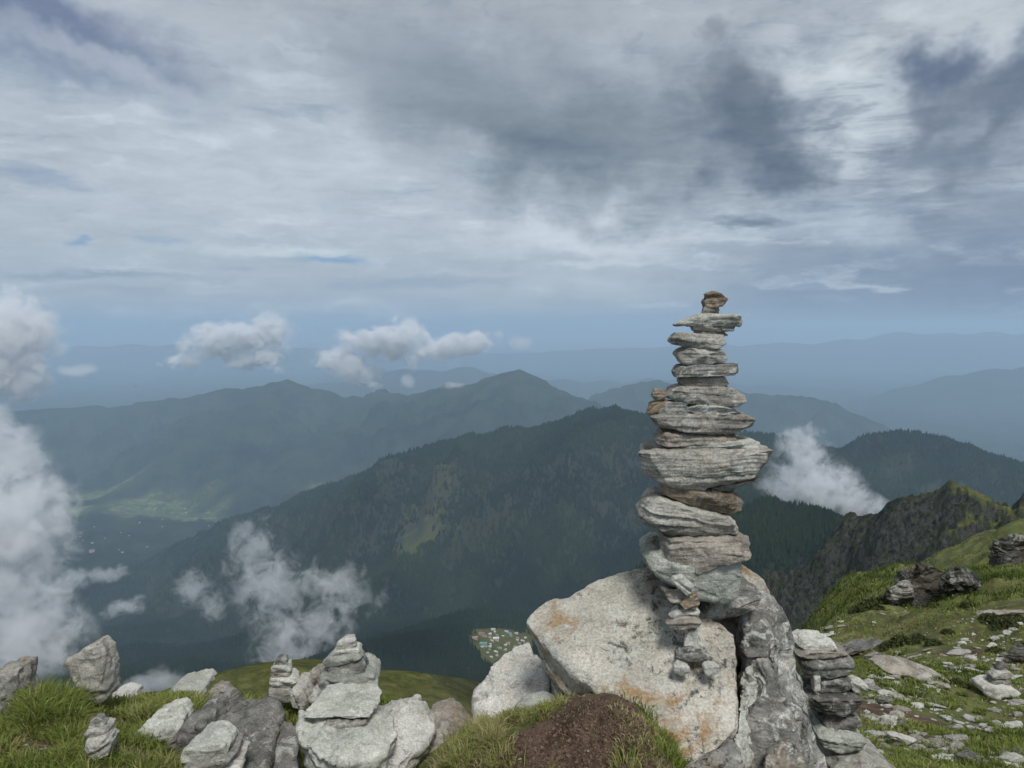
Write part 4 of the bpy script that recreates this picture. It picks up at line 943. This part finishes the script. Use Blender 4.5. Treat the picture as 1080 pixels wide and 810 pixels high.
if CL:
    cloud('big white bank of cloud rising from the valley on the left edge', [(-8,570,900,84,120,1.,0.),(8,660,900,104,66,1.,.2),(-8,480,900,58,58,1.,0)], .014, 2.2, .12, 2.4, seed=1, rate=.8)
    cloud('bright billowing cumulus at the left edge above the hills', [(4,352,3300,62,50,1.,0.),(0,392,3300,56,34,1.,0.)], .0085, 3.4, .1, 2.0, seed=2, soft=.25, rate=.4)
    cloud('ragged wisp of mist climbing out of the valley in front of the forest', [(268,585,1500,36,50,1.,.3),(285,630,1450,44,64,1.,0.),(318,672,1400,76,46,1.,-.5),(350,622,1450,66,30,1.,.3),(310,690,1400,60,26,1.,0.)], .0055, 1.9, .46, 4.2, seed=3, rate=.6)
    cloud('thin wisp left of the ragged mist', [(203,620,1700,24,26,1.,.4),(225,640,1700,18,24,1.,0.)], .006, 2.0, .2, 2.0, seed=4)
    cloud('white cloud caught on the ridge right of the tall cairn', [(850,480,1500,32,42,1.,.2),(862,512,1500,66,38,1.,.25),(905,535,1450,48,24,1.,.35),(825,515,1550,30,24,1.,0)], .0085, 1.9, .25, 3.4, seed=5, rate=.6, soft=.35)
    cloud('small puffs of cumulus low over the left horizon', [(192,379,6500,24,9,.8,0),(245,358,6500,56,20,.8,-.1),(285,350,6500,34,28,.8,0),(270,380,6500,38,12,.8,0)], .0090, 2.1, .22, 4.0, seed=6, soft=.3, rate=.25)
    cloud('string of bright cumulus puffs over the central horizon', [(365,386,6500,44,20,.8,.3),(400,360,6500,52,17,.8,0),(430,355,6500,36,17,.8,0),(475,367,6500,56,16,.8,-.2),(350,380,6500,30,7,.8,0)], .0090, 2.1, .22, 4.0, seed=7, soft=.3, rate=.25)
    cloud('little flat cloud near the far left ridge', [(82,391,6500,22,8,1.5,0)], .003, 1.6, .1, 1.2, seed=8)
    cloud('faint puff above the central peak', [(550,362,6500,16,10,1.5,0)], .002, 1.6, .1, 1.4, seed=9)
    cloud('low scraps of mist over the dark valley floor', [(115,604,2600,26,8,1.5,.1),(130,640,2400,28,7,1.5,0),(70,615,2600,30,14,1.5,0)], .005, 1.8, .15, 1.8, seed=10)
    cloud('mist lying behind the grassy rim', [(165,722,1000,50,14,1.,-.1)], .009, 1.8, .1, 1.5, seed=11)
    cloud('small scraps of cloud on the saddle of the far ridge', [(478,407,7000,16,4,1.5,0),(430,402,7500,10,10,1.5,0)], .003, 1.8, .1, 1.2, seed=12)

# ------------------------------------------------------------------ world
SE, SA = R(54), R(166)        # sun elevation, azimuth from +Y towards +X (negative = left)
w = bpy.data.worlds.new('World'); sc.world = w; w.use_nodes = True; w.node_tree.nodes.clear(); N = NT(w.node_tree)
sky = N.new('ShaderNodeTexSky', sky_type='NISHITA', sun_disc=False, sun_elevation=SE, sun_rotation=SA, altitude=3000., air_density=1., dust_density=1.5)
gen = N.new('ShaderNodeTexCoord').outputs['Generated']
nrm = N.new('ShaderNodeVectorMath', {0: gen}, operation='NORMALIZE').outputs[0]
sp = N.new('ShaderNodeSeparateXYZ', {0: nrm})
azn = N.math('ARCTAN2', sp.outputs[0], sp.outputs[1]); eln = N.math('ARCSINE', sp.outputs[2])
AE = N.new('ShaderNodeCombineXYZ', {0: azn, 1: eln}).outputs[0]
# cloud-deck coordinates (a flat layer overhead seen in perspective)
den = N.math('MAXIMUM', N.math('ADD', sp.outputs[2], .07), .02)
deck = N.new('ShaderNodeCombineXYZ', {0: N.math('DIVIDE', sp.outputs[0], den), 1: N.math('DIVIDE', sp.outputs[1], den), 2: 0.}).outputs[0]
warpc = N.noise(AE, 5., 5, .6, col=True)
wrp = N.new('ShaderNodeVectorMath', {0: N.new('ShaderNodeVectorMath', {0: warpc, 1: (.5,.5,.5)}, operation='SUBTRACT').outputs[0], 1: (.34,.22,0)}, operation='MULTIPLY').outputs[0]
AEw = N.new('ShaderNodeVectorMath', {0: AE, 1: wrp}, operation='ADD').outputs[0]
wrt = N.new('ShaderNodeVectorMath', {0: wrp, 1: (.30,.10,0)}, operation='MULTIPLY').outputs[0]
wr2 = N.new('ShaderNodeVectorMath', {0: N.new('ShaderNodeVectorMath', {0: N.noise(N.mapping(AE, scale=(1,3,1)), 14., 5, .65, col=True), 1: (.5,.5,.5)}, operation='SUBTRACT').outputs[0], 1: (.10,.035,0)}, operation='MULTIPLY').outputs[0]
AEt = N.new('ShaderNodeVectorMath', {0: N.new('ShaderNodeVectorMath', {0: AE, 1: wrt}, operation='ADD').outputs[0], 1: wr2}, operation='ADD').outputs[0]
def ae(px, py):
    x, y, z = ray(px, py); return math.atan2(x, y), math.asin(z/math.sqrt(x*x+y*y+z*z))
def blob(px, py, rx, ry, rot=0., soft=1., src=None):
    a, e = ae(px, py); mp = N.mapping(src or (AEt if ry < 14 else AEw), loc=(a, e, 0), rot=(0, 0, rot), scale=(rx/F, ry/F, 1), typ='TEXTURE')
    ln = N.new('ShaderNodeVectorMath', {0: mp}, operation='LENGTH').outputs[1]
    return N.ramp(ln, 1.-soft, 1., 1., 0.)
d1 = N.noise(N.mapping(deck, scale=(1.,1.,1)), 1.1, 8, .6, .5)
d2 = N.noise(N.mapping(deck, loc=(3,7,1)), 3.2, 8, .62, .4)
s1 = N.noise(N.mapping(AEt, scale=(2.6, 13, 1)), 2.2, 8, .62, .2)
s2 = N.noise(N.mapping(AEt, scale=(1.6, 3.0, 1)), 3.8, 8, .62, .2)
def lin(*c): return tuple(((v/255+.055)/1.055)**2.4 if v > 10 else v/255/12.92 for v in c)
def V1(c): return c
# vertical base: haze near the horizon, pale mid band, grey top
e1 = N.ramp(eln, R(-1), R(7)); e2 = N.ramp(eln, R(5), R(16)); e3 = N.ramp(eln, R(14), R(26))
c = N.mix(e1, lin(150,162,174), lin(164,173,182)); c = N.mix(e2, c, lin(164,174,183)); c = N.mix(e3, c, lin(156,163,170))
c = N.mix(N.ramp(eln, R(26), R(60)), c, lin(165,172,180))
def dark(mask, col, k=1.):
    global c
    c = N.mix(mask if k == 1 else N.math('MULTIPLY', mask, k), c, lin(*col))
# right side blue grey veil
dark(blob(1060,300,420,190,.0,1.), (108,122,145), .85)
dark(blob(900,350,260,60,.0,1.), (118,136,158), .6)
# streaky structure
dark(N.math('MULTIPLY', N.ramp(s1, .50, .70), N.ramp(eln, R(12), R(20), 1., .25)), (188,199,206), .6)
dark(N.ramp(s1, .46, .30), (126,142,160), .50)
dark(N.math('MULTIPLY', N.ramp(s2, .52, .72), N.ramp(eln, R(6), R(14))), (190,200,206), .45)
dark(N.math('MULTIPLY', N.ramp(s2, .45, .28), N.ramp(eln, R(6), R(14))), (122,134,150), .55)
# large grey mass, upper centre
dark(blob(560,130,330,120,-.15,.9), (122,131,140), .80)
dark(blob(430,60,200,90,.0,1.), (140,150,160), .6)
dark(blob(600,170,150,50,-.1,.9), (108,117,127), .5)
# top-left blue-violet dark gap
dark(blob(60,35,190,52,-.22,.8), (108,118,146), .8)
dark(blob(90,90,150,40,-.1,.9), (118,132,155), .6)
dark(blob(35,185,60,12,-.15,.9), (112,132,165), .5)
# bright breaks upper right
dark(blob(930,110,150,60,-.6,1.), (182,193,198), .6)
dark(N.math('MULTIPLY', blob(900,110,190,120,-.3,1.), N.ramp(d2, .48, .62)), (194,202,206), .6)
dark(blob(970,40,100,50,.3,1.), (188,196,199), .5)
dark(blob(860,240,100,36,-.1,.9), (170,182,192), .7)
dark(blob(600,245,200,26,.0,1.), (190,198,204), .7)
dark(blob(300,190,260,60,.0,1.), (180,190,198), .5)
dark(blob(610,300,180,36,.0,1.), (172,182,190), .55)
# dark clouds
dark(blob(780,140,150,120,-.5,1.), (118,126,138), .6)
dark(blob(1040,130,150,100,.35,1.), (118,126,140), .55)
dark(blob(770,130,95,75,-.55,.75), (104,111,122), .6)
dark(blob(810,185,75,26,.25,.8), (101,109,121), .6)
dark(blob(715,35,28,20,.5,.8), (128,134,143), .5)
dark(blob(1030,130,90,52,.35,.7), (106,113,128), .6)
dark(blob(1060,60,60,40,.5,.8), (106,115,134), .85)
dark(blob(1010,150,36,18,.4,.8), (150,160,174), .5)
dark(blob(790,235,50,10,-.1,.9), (112,122,138), .7)
dark(N.math('MULTIPLY', blob(850,130,300,150,0,1.), N.ramp(d2, .50, .38)), (120,130,144), .5)
# left mid wisps and blue slots
dark(blob(355,273,62,8,-.02,.9), (110,146,180), .85)
dark(blob(88,251,20,7,0,.9), (116,146,178), .8)
dark(blob(180,255,30,6,.1,.9), (122,148,176), .6)
dark(blob(120,85,140,20,-.25,.9), (172,180,190), .5)
dark(blob(120,290,160,8,.0,.9), (124,140,156), .6)
dark(blob(450,296,130,10,.0,.9), (134,150,168), .6)
dark(blob(290,262,160,9,.0,.9), (186,196,202), .5)
dark(blob(620,277,90,5,.03,.9), (186,194,200), .6)
fine1 = N.noise(N.mapping(deck, loc=(1,2,3)), 5.5, 9, .66, .5)
det = N.math('MULTIPLY_ADD', N.math('SUBTRACT', N.math('ADD', N.math('MULTIPLY', d2, .6), N.math('MULTIPLY', fine1, .4)), .5), N.ramp(eln, R(1), R(10), .08, .42), 1.)
det2 = N.math('MULTIPLY_ADD', N.math('SUBTRACT', N.noise(N.mapping(AEt, scale=(1.5, 6, 1)), 9., 8, .65), .5), N.ramp(eln, R(8), R(18), .26, .05), 1.)
c = N.mix(1., c, N.new('ShaderNodeCombineXYZ', {0: N.math('MULTIPLY', det, det2), 1: N.math('MULTIPLY', det, det2), 2: N.math('MULTIPLY', det, det2)}).outputs[0], 'MULTIPLY')
hs_ = N.new('ShaderNodeHueSaturation', {'Saturation': .70, 'Color': c}).outputs[0]
c = N.new('ShaderNodeBrightContrast', {'Color': hs_, 'Bright': -.015, 'Contrast': .30}).outputs[0]
# nishita behind everything, seen through the thin veil; clouds scaled to its units
cl10 = N.mix(1., c, (12.5,12.5,12.5), 'MULTIPLY')
fin = N.mix(.96, sky.outputs[0], cl10)
bg = N.new('ShaderNodeBackground', {'Color': fin, 'Strength': .08}); oo = N.new('ShaderNodeOutputWorld'); N.l.new(bg.outputs[0], oo.inputs['Surface'])
w.cycles.sampling_method = 'MANUAL'; w.cycles.sample_map_resolution = 512

L = bpy.data.lights.new('sun', 'SUN'); L.energy = 2.4; L.angle = R(16); L.color = (1, .97, .92); lo_ = bpy.data.objects.new('sun', L); COL.objects.link(lo_)
dv = np.array((math.sin(SA)*math.cos(SE), math.cos(SA)*math.cos(SE), math.sin(SE)))
from mathutils import Vector
lo_.rotation_euler = Vector(dv).to_track_quat('Z', 'Y').to_euler()

# ------------------------------------------------------------------ render
sc.view_settings.view_transform = 'Standard'; sc.view_settings.look = 'None'; sc.view_settings.exposure = .42; sc.view_settings.gamma = 1.
sc.render.engine = 'CYCLES'; cy = sc.cycles
cy.max_bounces = 5; cy.diffuse_bounces = 3; cy.glossy_bounces = 1; cy.transmission_bounces = 2; cy.volume_bounces = 4; cy.transparent_max_bounces = 8
cy.volume_step_rate = .4; cy.volume_max_steps = 160
cy.use_denoising = True; cy.use_adaptive_sampling = True; cy.adaptive_threshold = .03
print('done', time.time()-T0)
